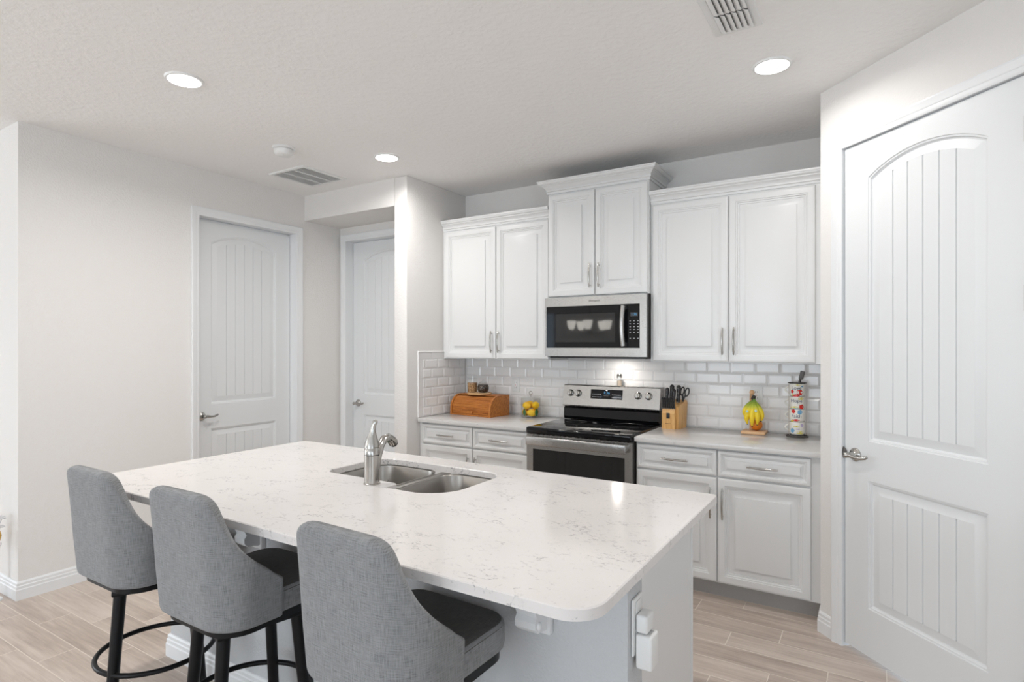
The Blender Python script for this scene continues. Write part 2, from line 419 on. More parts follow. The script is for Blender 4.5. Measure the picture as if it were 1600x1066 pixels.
def window(name, horiz, a0, a1, z0, z1, c, nmul):
    mb = MB(); w = .05
    def bx(m_, p0, p1, q0, q1, d0, d1):
        if horiz: m_.box(p0, p1, c+d0, c+d1, q0, q1)
        else: m_.box(c+d0, c+d1, p0, p1, q0, q1)
    bx(mb, a0, a1, z0, z0+w, .02, .1); bx(mb, a0, a1, z1-w, z1, .02, .1)
    for k in range(nmul+1):
        p = a0+(a1-a0-w)*k/nmul; bx(mb, p, p+w, z0+w, z1-w, .02, .1)
    o = struct(mb.build(name, M['trim'], sm=0))
    mb = MB(); bx(mb, a0+w, a1-w, z0+w, z1-w, .055, .061); p = mb.build('pane', M['pane'], o, sm=0)
    return o
window('window_1', True, -3.6, -.6, .06, 2.4, RYB-T, 3)
window('window_5', True, -7.35, -6.5, .5, 2.3, RYB-T, 1)
window('window_2', True, 0, 1.8, .65, 2.25, RYB-T, 2)
window('added_window', False, -4.2, -1.2, .06, 2.4, RX, 3)  # unseen window, added to let fill light onto the left wall
window('window_3', False, -3.1, -.7, .3, 2.4, LXB-T, 2)

# baseboards
BP = [(0, 0), (.015, 0), (.015, .058), (.012, .064), (.012, .078), (.009, .083), (.009, .096), (.004, .104), (0, .106)]
def basebd(name, path):
    mb = MB(); mb.sweep(path, BP); return struct(mb.build(name, M['trim'], sm=25))
basebd('baseboard_left', [(LXB, YL0), (XL, YL0), (XL, D1a-.063)][::1])
basebd('baseboard_alcove', [(XL, D1b+.063), (XL, YA), (D2a-.063, YA)])
basebd('baseboard_partition', [(XCL, YA), (XCL, YS), (XC, YS), (XC, YC+.12)])
basebd('baseboard_pantry', [(XP, YPc+.09), (XP, YPc), (XP+(P0-.062)*q2, YPc-(P0-.062)*q2)])
k = P1+.062
basebd('baseboard_right', [(XP+k*q2, YPc-k*q2), (PX2, PY2), (RX, PY2), (RX, RYB), (1.2, RYB)])

# ------------------------------------------------------------------ interior doors with arched plank panels
def casing(name, mbf, a0, a1, top, jamb=.1):
    """mbf: frame setter. local x along wall, y into the wall"""
    mb = mbf(MB())
    prof = [(0, 0), (0, -.010), (.010, -.014), (.022, -.014), (.027, -.017), (.045, -.019), (.052, -.021), (.060, -.018), (.060, 0)]
    # path with the opening on its right -> offsets must go outwards: travel so that outside is to the right
    mb.sweep([(a1, 0), (a1, top), (a0, top), (a0, 0)], prof, third='y')
    # jambs and stop
    mb.box(a0-.018, a0, .0, jamb+.02, 0, top+.018); mb.box(a1, a1+.018, .0, jamb+.02, 0, top+.018); mb.box(a0, a1, .0, jamb+.02, top, top+.018)
    return struct(mb.build(name, M['trim'], sm=30))
def slab_door(name, mbf, a0, a1, top, y0, planks=6, stile=.136, z0=.012):
    """front face at y0 (towards the room), local frame of mbf"""
    mb = mbf(MB()); T_ = .035
    rail = [(.245, .845, False), (1.03, 2.27, True)]
    A0, A1 = a0+stile, a1-stile; w = A1-A0; rise = .075
    Rr = (w*w/4+rise*rise)/(2*rise); ac = (A0+A1)/2
    def arch(x, zs, i):      # arch height at x for outline inset i
        rr = Rr-i; zc = zs+rise-Rr
        return zc+math.sqrt(max(0, rr*rr-(x-ac)**2))
    N = 36
    def outline(zb, zt, arched, i):
        xs = [A0+i+(w-2*i)*k/N for k in range(N+1)]
        pts = [(x, zb+i) for x in xs]
        pts += [(x, arch(x, zt, i) if arched else zt-i) for x in reversed(xs)]
        return pts
    # stiles / rails
    Y = y0
    def q(x0, x1, za, zb): mb.poly([(x0, Y, za), (x1, Y, za), (x1, Y, zb), (x0, Y, zb)])
    q(a0, A0, z0, top); q(A1, a1, z0, top); q(A0, A1, z0, rail[0][0]); q(A0, A1, rail[0][1], rail[1][0])
    xs = [A0+w*k/N for k in range(N+1)]
    for x, x2 in zip(xs, xs[1:]):
        mb.poly([(x, Y, arch(x, 2.27, 0)), (x2, Y, arch(x2, 2.27, 0)), (x2, Y, top), (x, Y, top)])
    prof = [(0, 0), (.002, .004), (.009, .005), (.012, .012), (.018, .0145), (.023, .014), (.056, .0055)]
    for zb, zt, ar in rail:
        prev = None
        for i, d in prof:
            o = outline(zb, zt, ar, i); n = mb.V(*[(x, Y+d, z) for x, z in o]); c = len(o)
            if prev is not None:
                for k in range(c): mb.F(prev+k, prev+(k+1) % c, n+(k+1) % c, n+k)
            prev = n
        i, d = prof[-1]; B0, B1 = A0+i, A1-i; gw = .0035
        topf = (lambda x: arch(x, zt, i)) if ar else (lambda x: zt-i)
        eds = [B0+(B1-B0)*k/planks for k in range(planks+1)]
        for k in range(planks):
            l = eds[k]+(gw if k else 0); r = eds[k+1]-(gw if k < planks-1 else 0)
            ss = [l+(r-l)*j/6 for j in range(7)]
            for s0, s1 in zip(ss, ss[1:]): mb.poly([(s0, Y+d, zb+i), (s1, Y+d, zb+i), (s1, Y+d, topf(s1)), (s0, Y+d, topf(s0))])
            if k:
                e = eds[k]
                for u0, u1, d0, d1 in ((e-gw, e, d, d+.007), (e, e+gw, d+.007, d)):
                    mb.poly([(u0, Y+d0, zb+i), (u1, Y+d1, zb+i), (u1, Y+d1, topf(u1)), (u0, Y+d0, topf(u0))])
    # edges and back
    for (p, r_) in (((a0, z0), (a1, z0)), ((a1, z0), (a1, top)), ((a1, top), (a0, top)), ((a0, top), (a0, z0))):
        mb.poly([(p[0], Y, p[1]), (r_[0], Y, r_[1]), (r_[0], Y+T_, r_[1]), (p[0], Y+T_, p[1])])
    mb.poly([(a0, Y+T_, z0), (a0, Y+T_, top), (a1, Y+T_, top), (a1, Y+T_, z0)])
    bb = mbf(MB()); 
    o = struct(mb.build(name, M['door'], sm=24, recalc=False))
    return o
def lever(door, mbf, x, z, y0, out=1):
    """round rose, neck, wave lever pointing to +x*out"""
    mb = mbf(MB()); base = mb.M.copy()
    mb.M = base @ Matrix.Translation((x, y0, z)) @ Matrix.Rotation(R(90), 4, 'X')
    mb.lathe([(.033, 0), (.033, .004), (.029, .009), (.016, .013), (.0125, .017), (.0115, .044), (.0135, .046), (.0135, .062), (.010, .066)], 24)
    mb.M = base @ Matrix.Translation((x, y0-.054, z))
    mb.tube([(0, 0, 0), (.02*out, 0, .001), (.045*out, .002, -.003), (.075*out, .006, -.004), (.098*out, .010, .003), (.108*out, .012, .008)], [.011, .010, .0075, .0068, .0085, .006], 10, flat=1.1)
    return mb.build('door_handle', M['chrome'], door, sm=50)
f1 = lambda mb: mb.frame((XL, 0, 0), (0, 1, 0), (-1, 0, 0), (0, 0, 1))
f2 = lambda mb: mb.frame((0, YA, 0), (1, 0, 0), (0, 1, 0), (0, 0, 1))
casing('trim_1', f1, D1a, D1b, DT, .12); d1 = slab_door('door_1', f1, D1a+.003, D1b-.003, DT-.004, .082)
lever(d1, f1, D1a+.066, .945, .082)
casing('trim_2', f2, D2a, D2b, DT, .12); d2 = slab_door('door_2', f2, D2a+.003, D2b-.003, DT-.004, .082)
lever(d2, f2, D2a+.07, .945, .082)
casing('trim_3', pantry, P0, P1, DT+.006, .03); d3 = slab_door('door_3', pantry, P0+.008, P1-.005, DT+.001, .004, z0=.022)
lever(d3, pantry, P0+.072, .955, .004)
mb = pantry(MB()); base = mb.M.copy(); mb.M = base @ Matrix.Translation((P0-.004, -.0005, .955)) @ Matrix.Rotation(R(90), 4, 'X')
mb.lathe([(.0001, .006), (.020, .004), (.029, 0)], 20, caps=False); mb.build('strike_plate', M['darkiron'], d3, sm=50)
for z in (.25, 1.65, 2.25):
    mb = pantry(MB()); mb.at() ; pantry(mb); mb.lathe([(.007, -.045), (.007, .045)], 10, x=P1-.003, y=-.005, z=z); mb.build('hinge', M['chrome'], d3)
# shallow dark lining behind each door gap
# ------------------------------------------------------------------ ceiling fixtures
def can_light(x, y, label, watts):
    t = thing('recessed_light', (x, y, H), label, 'ceiling light', 'recessed ceiling lights')
    mb = MB(); mb.lathe([(.068, -.001), (.074, -.009), (.083, -.008), (.087, -.0005)], 40, caps=False); mb.build('trim_ring', M['white'], t, sm=50)
    mb = MB(); mb.lathe([(.074, -.0085), (.060, -.011), (.02, -.0125), (.0005, -.013)], 40, caps=False); mb.build('diffuser', M['glow'], t, sm=60)
    area('lamp', (x, y, H-.016), (0, 0, 0), .11, .11, watts, (1, .975, .945), 165, 'DISK')
can_light(-2.866, 1.568, 'round recessed light on the ceiling near the left side, above the island stools', 15)
can_light(-2.858, 2.954, 'round recessed light just before the alcove header, beside the return vent', 8.6)
can_light(-.398, 2.933, 'round recessed light on the ceiling nearest the pantry door', 5.2)
can_light(-.398, 1.568, 'round recessed light above the near right corner of the island, over the camera', 8)
t = thing('smoke_detector', (-3.302, 2.457, H), 'round white smoke detector on the ceiling near the return vent', 'smoke detector')
mb = MB(); mb.lathe([(.072, 0), (.072, -.010), (.066, -.014)], 32); mb.build('base', M['white'], t)
mb = MB(); mb.lathe([(.060, -.016), (.062, -.026), (.056, -.044), (.044, -.052), (.0005, -.053)], 32, caps=False); mb.build('cover', M['white'], t, sm=50)
mb = MB(); mb.lathe([(.058, -.012), (.058, -.018)], 32); mb.build('vent_gap', M['dark'], t)
mb = MB(); mb.lathe([(.010, -.0525), (.009, -.056)], 16, x=.012, y=-.02); mb.build('button', M['vent'], t)

# return air grille (rectangle on the ceiling), seen edges from the photo
t = thing('return_air_vent', (-3.693, 2.968, H), 'white rectangular return air vent with fine slats by the hall corner', 'air vent')
wx, wy = .20, .205
mb = MB(); mb.sweep([(-wx, -wy), (wx, -wy), (wx, wy), (-wx, wy)], [(0, 0), (0, -.005), (-.006, -.011), (-.026, -.011), (-.026, 0)], closed=True); mb.build('frame', M['vent'], t, sm=30)
mb = MB(); mb.box(-wx+.02, wx-.02, -wy+.02, wy-.02, -.0012, -.0002); mb.build('backing', M['vent'], t, sm=0)
mb = MB()
for k in range(26):
    y = -wy+.03+(2*wy-.06)*k/25; mb.at(0, y, -.005, rx=R(38)); mb.box(-wx+.025, wx-.025, -.006, .006, -.0006, .0006)
mb.build('slats', M['vent'], t, sm=0)
mb = MB()
for x in (-.058, .058): mb.box(x-.004, x+.004, -wy+.02, wy-.02, -.0115, -.002)
mb.build('dividers', M['vent'], t, sm=0)

# supply register near the top edge
SX0, SX1, SY0, SY1 = -.565, -.378, 2.18, 2.535
t = thing('supply_air_vent', ((SX0+SX1)/2, (SY0+SY1)/2, H), 'white supply air vent with curved louvers at the top edge of the photo', 'air vent')
hx, hy = (SX1-SX0)/2, (SY1-SY0)/2
mb = MB(); mb.sweep([(-hx, -hy), (hx, -hy), (hx, hy), (-hx, hy)], [(0, 0), (-.004, -.006), (-.018, -.010), (-.030, -.008), (-.030, 0)], closed=True); mb.build('frame', M['vent'], t, sm=40)
mb = MB(); mb.box(-hx+.022, hx-.022, -hy+.022, hy-.022, -.0012, -.0002); mb.build('backing', M['ventback'], t, sm=0)
for k in range(6):
    x = -hx+.040+(2*hx-.08)*k/5
    for sgn in (-1, 1):
        mb = MB(); y0, y1 = (-hy+.035, -.006) if sgn < 0 else (.006, hy-.035)
        pr = [(x-.0125, -.003), (x-.007, -.011), (x+.003, -.017), (x+.0125, -.019), (x+.0125, -.0175), (x+.004, -.0155), (x-.006, -.0095), (x-.011, -.003)]
        n0 = mb.V(*[(a, y0, b) for a, b in pr]); n1 = mb.V(*[(a, y1, b) for a, b in pr]); c = len(pr)
        for j in range(c): mb.F(n0+j, n0+(j+1) % c, n1+(j+1) % c, n1+j)
        mb.F(*[n0+j for j in range(c)]); mb.F(*[n1+j for j in reversed(range(c))])
        mb.build('louver', M['vent'], t, sm=40)
mb = MB(); mb.box(-hx+.03, hx-.03, -.004, .004, -.010, -.002); mb.build('divider', M['vent'], t, sm=0)

# ------------------------------------------------------------------ backsplash
def tiles(mb, a0, a1, z0, rows, cap=True, tw=.1524, th=.0762, left_plain=0):
    """bevelled tiles in local frame, x along wall, -y out; field at y=-.008"""
    gp = .0012
    for r in range(rows):
        x = a0-(tw/2 if r % 2 else 0)
        while x < a1-.001:
            l, rr = max(x, a0)+gp, min(x+tw, a1)-gp
            if rr-l > .012:
                z = z0+r*th; b = min(.011, (rr-l)/2.5)
                o = mb.V((l, -.0015, z+gp), (rr, -.0015, z+gp), (rr, -.0015, z+th-gp), (l, -.0015, z+th-gp))
                i0 = mb.V((l, -.0045, z+gp), (rr, -.0045, z+gp), (rr, -.0045, z+th-gp), (l, -.0045, z+th-gp))
                i1 = mb.V((l+b, -.0082, z+gp+b), (rr-b, -.0082, z+gp+b), (rr-b, -.0082, z+th-gp-b), (l+b, -.0082, z+th-gp-b))
                for p, s_ in ((o, i0), (i0, i1)):
                    for k in range(4): mb.F(p+k, p+(k+1) % 4, s_+(k+1) % 4, s_+k)
                mb.F(i1, i1+1, i1+2, i1+3)
            x += tw
mb = MB(); mb.frame((0, YB, 0), (1, 0, 0), (0, 1, 0), (0, 0, 1))
mb.mi = 1; mb.box(XC, XP, -.003, 0, ZC-.02, 1.40); mb.mi = 0
tiles(mb, XC+.012, XP, ZC+.001, 6)
# return on the partition with a flat border and pencil edge
mb.frame((XC, YB, 0), (0, -1, 0), (-1, 0, 0), (0, 0, 1)); RW = YB-3.473
mb.mi = 1; mb.box(.012, RW-.002, -.003, 0, ZC, 1.432); mb.mi = 0
tiles(mb, .012, RW-.058, ZC+.001, 6)
for r in range(3):
    z = ZC+.001+r*.1524; mb.box(RW-.056, RW-.012, -.006, 0, z+.001, min(z+.1514, 1.372))
for k in range(4):
    x = RW-.012-(k+1)*.154; mb.box(max(.012, x+.001), x+.153, -.006, 0, 1.3735, 1.421)
mb.box(RW-.011, RW, -.011, 0, ZC, 1.435, .004); mb.box(.012, RW-.011, -.011, 0, 1.423, 1.435, .004)
struct(mb.build('trim_backsplash', [M['tile'], M['grout']], sm=8))

# ------------------------------------------------------------------ cabinets
DOORP = [(0, .008), (.003, .003), (.010, .0005), (.014, 0), (.040, 0), (.0415, .004), (.049, .005), (.051, .010), (.060, .0115), (.0615, .015), (.070, .0155), (.098, .0085), (.0985, .0015), (.101, .001)]
DRWP = [(0, .008), (.003, .003), (.008, .0005), (.011, 0), (.019, 0), (.0205, .004), (.025, .005), (.0265, .010), (.031, .0115), (.033, .015), (.037, .0155), (.052, .0085), (.0525, .0015), (.055, .001)]
def cabf(y): return lambda mb: mb.frame((0, y, 0), (1, 0, 0), (0, 1, 0), (0, 0, 1))
def front(root, name, x0, x1, z0, z1, y, prof=DOORP):
    mb = cabf(y)(MB()); mb.panel(x1-x0, z1-z0, .019, prof, x0, z0)
    return mb.build(name, M['cab'], root, sm=22, world=True)
def pull(parent, x, z, y, ln, vert):
    """arched bow pull"""
    mb = MB(); n = 13; pts = []
    for k in range(n):
        t_ = -1+2*k/(n-1); a = t_*ln/2; d = -.028+.010*t_*t_
        pts.append((x, y+d, z+a) if vert else (x+a, y+d, z))
    rs = [.0038+.0016*(1-(2*k/(n-1)-1)**2) for k in range(n)]
    mb.tube(pts, [q_*1.18 for q_ in rs], 8)
    for sg in (-1, 1):
        a = sg*ln*.40; p = (x, y, z+a) if vert else (x+a, y, z)
        mb.tube([p, (p[0], y-.021, p[2])], .0042, 8)
    return mb.build('handle', M['chrome'], parent, sm=50, world=True)
CROWN = [(0, 0), (.006, 0), (.007, .014), (.013, .017), (.013, .027), (.009, .028), (.012, .036), (.021, .047), (.025, .049), (.025, .056), (.031, .057), (.037, .063), (.038, .072), (.042, .073), (.042, .084), (0, .084)]
CROWNB = [(0, 0), (.008, 0), (.009, .016), (.017, .019), (.017, .029), (.012, .030), (.016, .038), (.034, .054), (.039, .055), (.039, .062), (.047, .063), (.057, .071), (.059, .079), (.064, .080), (.064, .090), (0, .090)]
def upper(x0, x1, z0, z1, yf, doors, label, crown_path, prof, hz, fill=()):
    t = thing('upper_cabinet', ((x0+x1)/2, YB, z0), label, 'cabinet', 'white upper cabinets')
    mb = MB(); mb.box(x0, x1, yf, YB-.011, z0, z1); mb.build('cabinet_body', M['cab'], t, sm=0, world=True)
    mb = MB(); mb.sweep(crown_path, [(o, h+z1-.012) for o, h in prof]); mb.build('crown_molding', M['cab'], t, sm=25, world=True)
    for (a, b, hx) in doors:
        d = front(t, 'door', a, b, z0+.006, z1-.022, yf-.0195)
        pull(d, hx, hz, yf-.0195, .17, True)
    return t
UF = 3.799
upper(XC+.002, -2.029, 1.372, 2.435, UF, [(-3.004, -2.504, -2.535), (-2.498, -2.034, -2.468)],
      'tall white upper cabinet above the bread box, left of the microwave', [(-2.029, UF), (XC+.002, UF)][::-1], CROWN, 1.508)
MF = 3.77
upper(-2.0265, -1.2655, 1.829, 2.60, MF, [(-2.020, -1.654, -1.685), (-1.648, -1.272, -1.617)],
      'raised white cabinet over the microwave with projecting crown molding', [(-2.0265, YB-.002), (-2.0265, MF), (-1.2655, MF), (-1.2655, YB-.002)], CROWNB, 1.972)
upper(-1.263, XP-.001, 1.372, 2.435, UF, [(-1.248, -.766, -.797), (-.760, -.281, -.729)],
      'wide white upper cabinet between the microwave and the pantry wall', [(-1.263, UF), (XP-.001, UF)], CROWN, 1.508)

def base(x0, x1, fl, fr, split, label):
    BF = 3.504
    t = thing('base_cabinet', ((x0+x1)/2, YB, 0), label, 'cabinet', 'white base cabinets')
    mb = MB(); mb.box(x0, x1, BF, YB-.002, .10, ZC-.030); mb.build('cabinet_body', M['cab'], t, sm=0, world=True)
    mb = MB(); mb.box(x0, x1, BF+.062, YB-.01, 0, .0995); mb.build('toe_kick', M['kick'], t, sm=0, world=True)
    for a, b, hx in ((fl, split-.003, split-.035), (split+.003, fr, split+.033)):
        d = front(t, 'drawer', a, b, .722, .872, BF-.0195, DRWP); pull(d, (a+b)/2, .795, BF-.0195, .16, False)
        d = front(t, 'door', a, b, .108, .712, BF-.0195); pull(d, hx, .568, BF-.0195, .18, True)
    return t
base(XC+.002, -2.031, -3.000, -2.036, -2.512, 'white base cabinet below the bread box, left of the range')
base(-1.258, XP-.001, -1.252, -.281, -.767, 'white base cabinet with drawers below the bananas, right of the range')
def counter(name, x0, x1, label):
    mb = MB(); mb.box(x0, x1, YC, YB-.0115, ZC-.0295, ZC, .003, 2)
    return tag(mb.build(name, M['quartz2']), label, 'countertop')
counter('countertop', XC+.0125, -2.031, 'pale quartz counter carrying the bread box and lemon jar')
counter('countertop', -1.258, XP-.001, 'pale quartz counter carrying the knife block and bananas')

# ------------------------------------------------------------------ island
BY0, BY1, BX0, BX1 = 1.495, 2.145, -2.853, -.561
t = thing('kitchen_island', ((BX0+BX1)/2, 1.8, 0), 'white kitchen island with knee wall facing the stools', 'kitchen island')
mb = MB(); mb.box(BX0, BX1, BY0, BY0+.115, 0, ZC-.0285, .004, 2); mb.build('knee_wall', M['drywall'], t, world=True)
mb = MB()
mb.box(BX0+.002, BX0+.02, BY0+.1152, BY1, .10, ZC-.0285); mb.box(BX1-.02, BX1-.002, BY0+.1152, BY1, 0, ZC-.0285)
mb.box(BX0+.02, BX1-.02, BY0+.12, BY1-.02, .10, .12); mb.box(BX0+.02, BX1-.02, BY1-.02, BY1, .10, .70)
mb.build('cabinet_body', M['cab'], t, sm=0, world=True)
mb = MB(); mb.box(BX1-.022, BX1+.002, BY1-.004, BY1+.014, .0, ZC-.0285, .003); mb.build('corner_trim', M['cab'], t, world=True)
mb = MB(); mb.sweep([(BX0, BY0+.115), (BX0, BY0), (BX1, BY0), (BX1, BY0+.115)], BP); mb.build('baseboard', M['trim'], t, sm=25, world=True)
n = 5
for k in range(n):
    a = BX0+.03+(BX1-BX0-.06)*k/n; b = BX0+.03+(BX1-BX0-.06)*(k+1)/n
    mb = MB(); mb.frame((0, BY1+.0195, 0), (-1, 0, 0), (0, -1, 0), (0, 0, 1)); mb.panel(b-a-.004, .56, .019, DOORP, -b+.002, .12)
    mb.build('door', M['cab'], t, sm=22, world=True)
def corbel(x, root):
    mb = MB(); w = .033; zt = ZC-.0285
    pr = [(0, 0), (-.22, 0), (-.22, -.022), (-.208, -.032), (-.165, -.038), (-.130, -.055), (-.105, -.085), (-.092, -.120), (-.088, -.150), (-.080, -.168), (-.090, -.180), (-.088, -.200), (-.074, -.214), (-.050, -.216), (-.03, -.222), (0, -.222)]
    mb.frame((x, BY0-.001, zt-.0005), (0, 1, 0), (0, 0, 1), (1, 0, 0)); mb.prism(pr, -w, w)
    mb.at(); mb.box(x-w-.010, x+w+.010, BY0-.022, BY0-.0005, zt-.24, zt-.001, .004)
    if x > -1: mb.ball((x+w, BY0-.070, zt-.195), (.008, .012, .012)); mb.ball((x+w, BY0-.045, zt-.15), (.008, .014, .014))
    return mb.build('corbel', M['trim'], root, sm=30, world=True)
for x in (-2.165, -.83): corbel(x, t)
island = t

# slab with sink cut-out
def rc(cx_, cy_, r, a0, a1, n=7): return [(cx_+r*math.cos(R(a0+(a1-a0)*k/n)), cy_+r*math.sin(R(a0+(a1-a0)*k/n))) for k in range(n+1)]
def rr_out(x0, x1, y0, y1, rs):
    return rc(x0+rs[0], y0+rs[0], rs[0], 180, 270)+rc(x1-rs[1], y0+rs[1], rs[1], 270, 360)+rc(x1-rs[2], y1-rs[2], rs[2], 0, 90)+rc(x0+rs[3], y1-rs[3], rs[3], 90, 180)
outer = rr_out(IXL, IXR, IY0, IY1, (.07, .085, .012, .012))
SX = (-2.105, -1.372); SYf, SYl, SYb = 1.702, 1.778, 2.152; ST = -1.655
hole = rc(SX[0]+.06, SYl+.06, .06, 180, 270)+rc(ST-.018, SYl-.018, .018, 90, 0, 4)+rc(ST+.015, SYf+.015, .015, 180, 270, 4)+rc(SX[1]-.15, SYf+.15, .15, 270, 360, 10)+rc(SX[1]-.10, SYb-.10, .10, 0, 90)+rc(SX[0]+.11, SYb-.11, .11, 90, 180)
def plate(mb, out, hol, z0, z1, cham=.003):
    def ring(pts, z): return mb.V(*[(x, y, z) for x, y in pts])
    b = bmesh.new()
    def edges(pts, z):
        vs = [b.verts.new((x, y, z)) for x, y in pts]; return vs, [b.edges.new((vs[k], vs[(k+1) % len(vs)])) for k in range(len(vs))]
    def shrink(pts, d):
        n = len(pts); o = []
        for k in range(n):
            p, a, c = Vector(pts[k]), Vector(pts[k-1]), Vector(pts[(k+1) % n])
            tn = ((p-a).normalized()+(c-p).normalized()); tn = tn.normalized(); o.append(tuple(p+Vector((-tn.y, tn.x))*d))
        return o
    loops = [(out, 1), (hol, -1)] if hol else [(out, 1)]
    for z in (z0, z1):
        es = []
        for l, sg in loops: es += edges(shrink(l, cham*sg if z == z1 else 0), z)[1]
        bmesh.ops.triangle_fill(b, edges=es, use_beauty=True)
    mb.add_bm(b)
    for l, sg in loops:
        a, c, d = ring(l, z0), ring(l, z1-cham), ring(shrink(l, cham*sg), z1); n = len(l)
        for k in range(n):
            k2 = (k+1) % n; mb.F(a+k, a+k2, c+k2, c+k); mb.F(c+k, c+k2, d+k2, d+k)
mb = MB(); plate(mb, outer, hole, ZC-.028, ZC)
tag(mb.build('countertop', M['quartz'], sm=30), 'large white speckled quartz island top with sink cut-out', 'countertop')

# undermount double bowl sink
t = thing('kitchen_sink', (-1.74, 1.93, ZC-.03), 'stainless double-bowl sink set under the island top', 'sink')
zt = ZC-.0285
def bowl(mb, x0, x1, y0, y1, rad, dep):
    prev = None; n = None
    for ins, z, rr in ((0, 0, rad), (.004, -.008, rad-.004), (.010, -dep+.03, rad-.01), (.018, -dep+.008, rad-.014), (.035, -dep, rad-.02)):
        o = rr_out(x0+ins, x1-ins, y0+ins, y1-ins, tuple(max(.012, rr) for _ in range(4))); n = mb.V(*[(x, y, zt+z) for x, y in o]); c = len(o)
        if prev is not None:
            for k in range(c): mb.F(prev+k, n+k, n+(k+1) % c, prev+(k+1) % c)
        prev = n
    mb.F(*[prev+k for k in range(c)])
    return o
b1 = (SX[0]-.006, -1.728, SYl-.006, SYb+.006); b2 = (-1.682, SX[1]+.006, SYf-.006, SYb+.006)
for bb in (b1, b2):
    mb = MB(); bowl(mb, *bb, .085, .19); o = mb.build('bowl', M['sinksteel'], t, sm=50, world=True, recalc=False)
    md = o.modifiers.new('s', 'SOLIDIFY'); md.thickness = .002; md.offset = 1
    mb = MB(); mb.lathe([(.055, 0), (.05, .002), (.042, .001), (.02, -.002)], 24, x=(bb[0]+bb[1])/2, y=(bb[2]+bb[3])/2, z=zt-.1885); mb.build('drain', M['chrome'], t, sm=40, world=True)
mb = MB(); mb.box(-1.732, -1.678, SYl-.05, SYb+.006, zt-.012, zt-.004, .003); mb.box(-1.726, -1.684, SYl-.05, SYb, zt-.02, zt-.012)
mb.build('divider', M['sinksteel'], t, world=True)
# green scrubber in left bowl
mb = MB(); mb.at(-1.99, 2.09, zt-.095, rz=.3, ry=.25); mb.box(-.03, .03, -.02, .02, -.015, .015, .006)
t2 = thing('sponge', (-1.99, 2.09, zt-.19), 'small green sponge in a holder inside the left sink bowl', 'sponge')
mb = MB(); mb.box(-.045, .045, -.02, .016, .055, .098, .008); mb.build('scrubber', M['sponge'], t2)
mb = MB(); mb.tube([(-.05, -.024, .075), (-.05, -.024, .05), (.05, -.024, .05), (.05, -.024, .075)], .0025, 6); mb.tube([(-.05, .03, .12), (-.05, -.024, .05)], .0025, 6); mb.tube([(.05, .03, .12), (.05, -.024, .05)], .0025, 6)
mb.build('wire_holder', M['chrome'], t2)

# faucet
t = thing('kitchen_faucet', (-1.742, 1.716, ZC), 'brushed nickel pull-out faucet standing at the sink edge', 'faucet', rz=R(24))
mb = MB(); mb.lathe([(.034, 0), (.034, .004), (.031, .006), (.031, .118)], 28); mb.build('body', M['chrome'], t, sm=40)
mb = MB(); mb.lathe([(.0295, .118), (.0295, .121)], 28); mb.build('seam_ring', M['dark'], t)
mb = MB(); mb.lathe([(.031, .121), (.031, .142), (.029, .145), (.0285, .150), (.031, .153)], 28); mb.build('collar', M['chrome'], t, sm=40)
mb = MB()
mb.tube([(0, 0, .152), (0, .0, .165), (.001, -.001, .190), (.004, -.002, .215), (.010, -.004, .240), (.016, -.004, .256), (.020, -.003, .262)], [.031, .029, .021, .0125, .0085, .0105, .006], 20, up=(0, 1, 0))
mb.build('lever_handle', M['chrome'], t, sm=60)
mb = MB()
mb.tube([(.012, .016, .05), (.014, .028, .10), (.018, .046, .145), (.024, .074, .172), (.031, .104, .174), (.038, .130, .158), (.041, .140, .147)], [.013, .0155, .0165, .017, .018, .020, .021], 16)
mb.build('spout', M['chrome'], t, sm=60)
mb = MB(); mb.tube([(.041, .140, .147), (.044, .148, .138)], [.018, .016], 16); mb.build('spray_face', M['blackpl'], t, sm=50)

# outlet + plug-in adapters on the island's end
t = thing('wall_outlet', (BX1+.001, 1.553, .735), 'white outlet plate on the end of the island', 'outlet')
mb = MB(); mb.box(0, .007, -.037, .037, -.105, .050, .003); mb.build('cover_plate', M['white'], t)
mb = MB(); mb.box(.007, .0095, -.017, .017, -.01, .04, .002); mb.box(.007, .0095, -.017, .017, -.085, -.035, .002); mb.build('sockets', M['white'], t)
t = thing('plug_in_adapter', (BX1+.0105, 1.553, .735), 'small white plug-in block in the upper island socket', 'plug')
mb = MB(); mb.box(0, .034, -.028, .028, -.040, .010, .008, 3); mb.build('housing', M['white'], t)
t = thing('plug_in_charger', (BX1+.0105, 1.553, .66), 'taller white plug-in charger below the small plug block on the island', 'plug')
mb = MB(); mb.box(0, .046, -.030, .030, -.062, .032, .007, 3); mb.build('housing', M['white'], t)
mb = MB(); mb.box(.012, .038, -.016, .016, .0315, .0328); mb.build('port', M['legend'], t, sm=0)

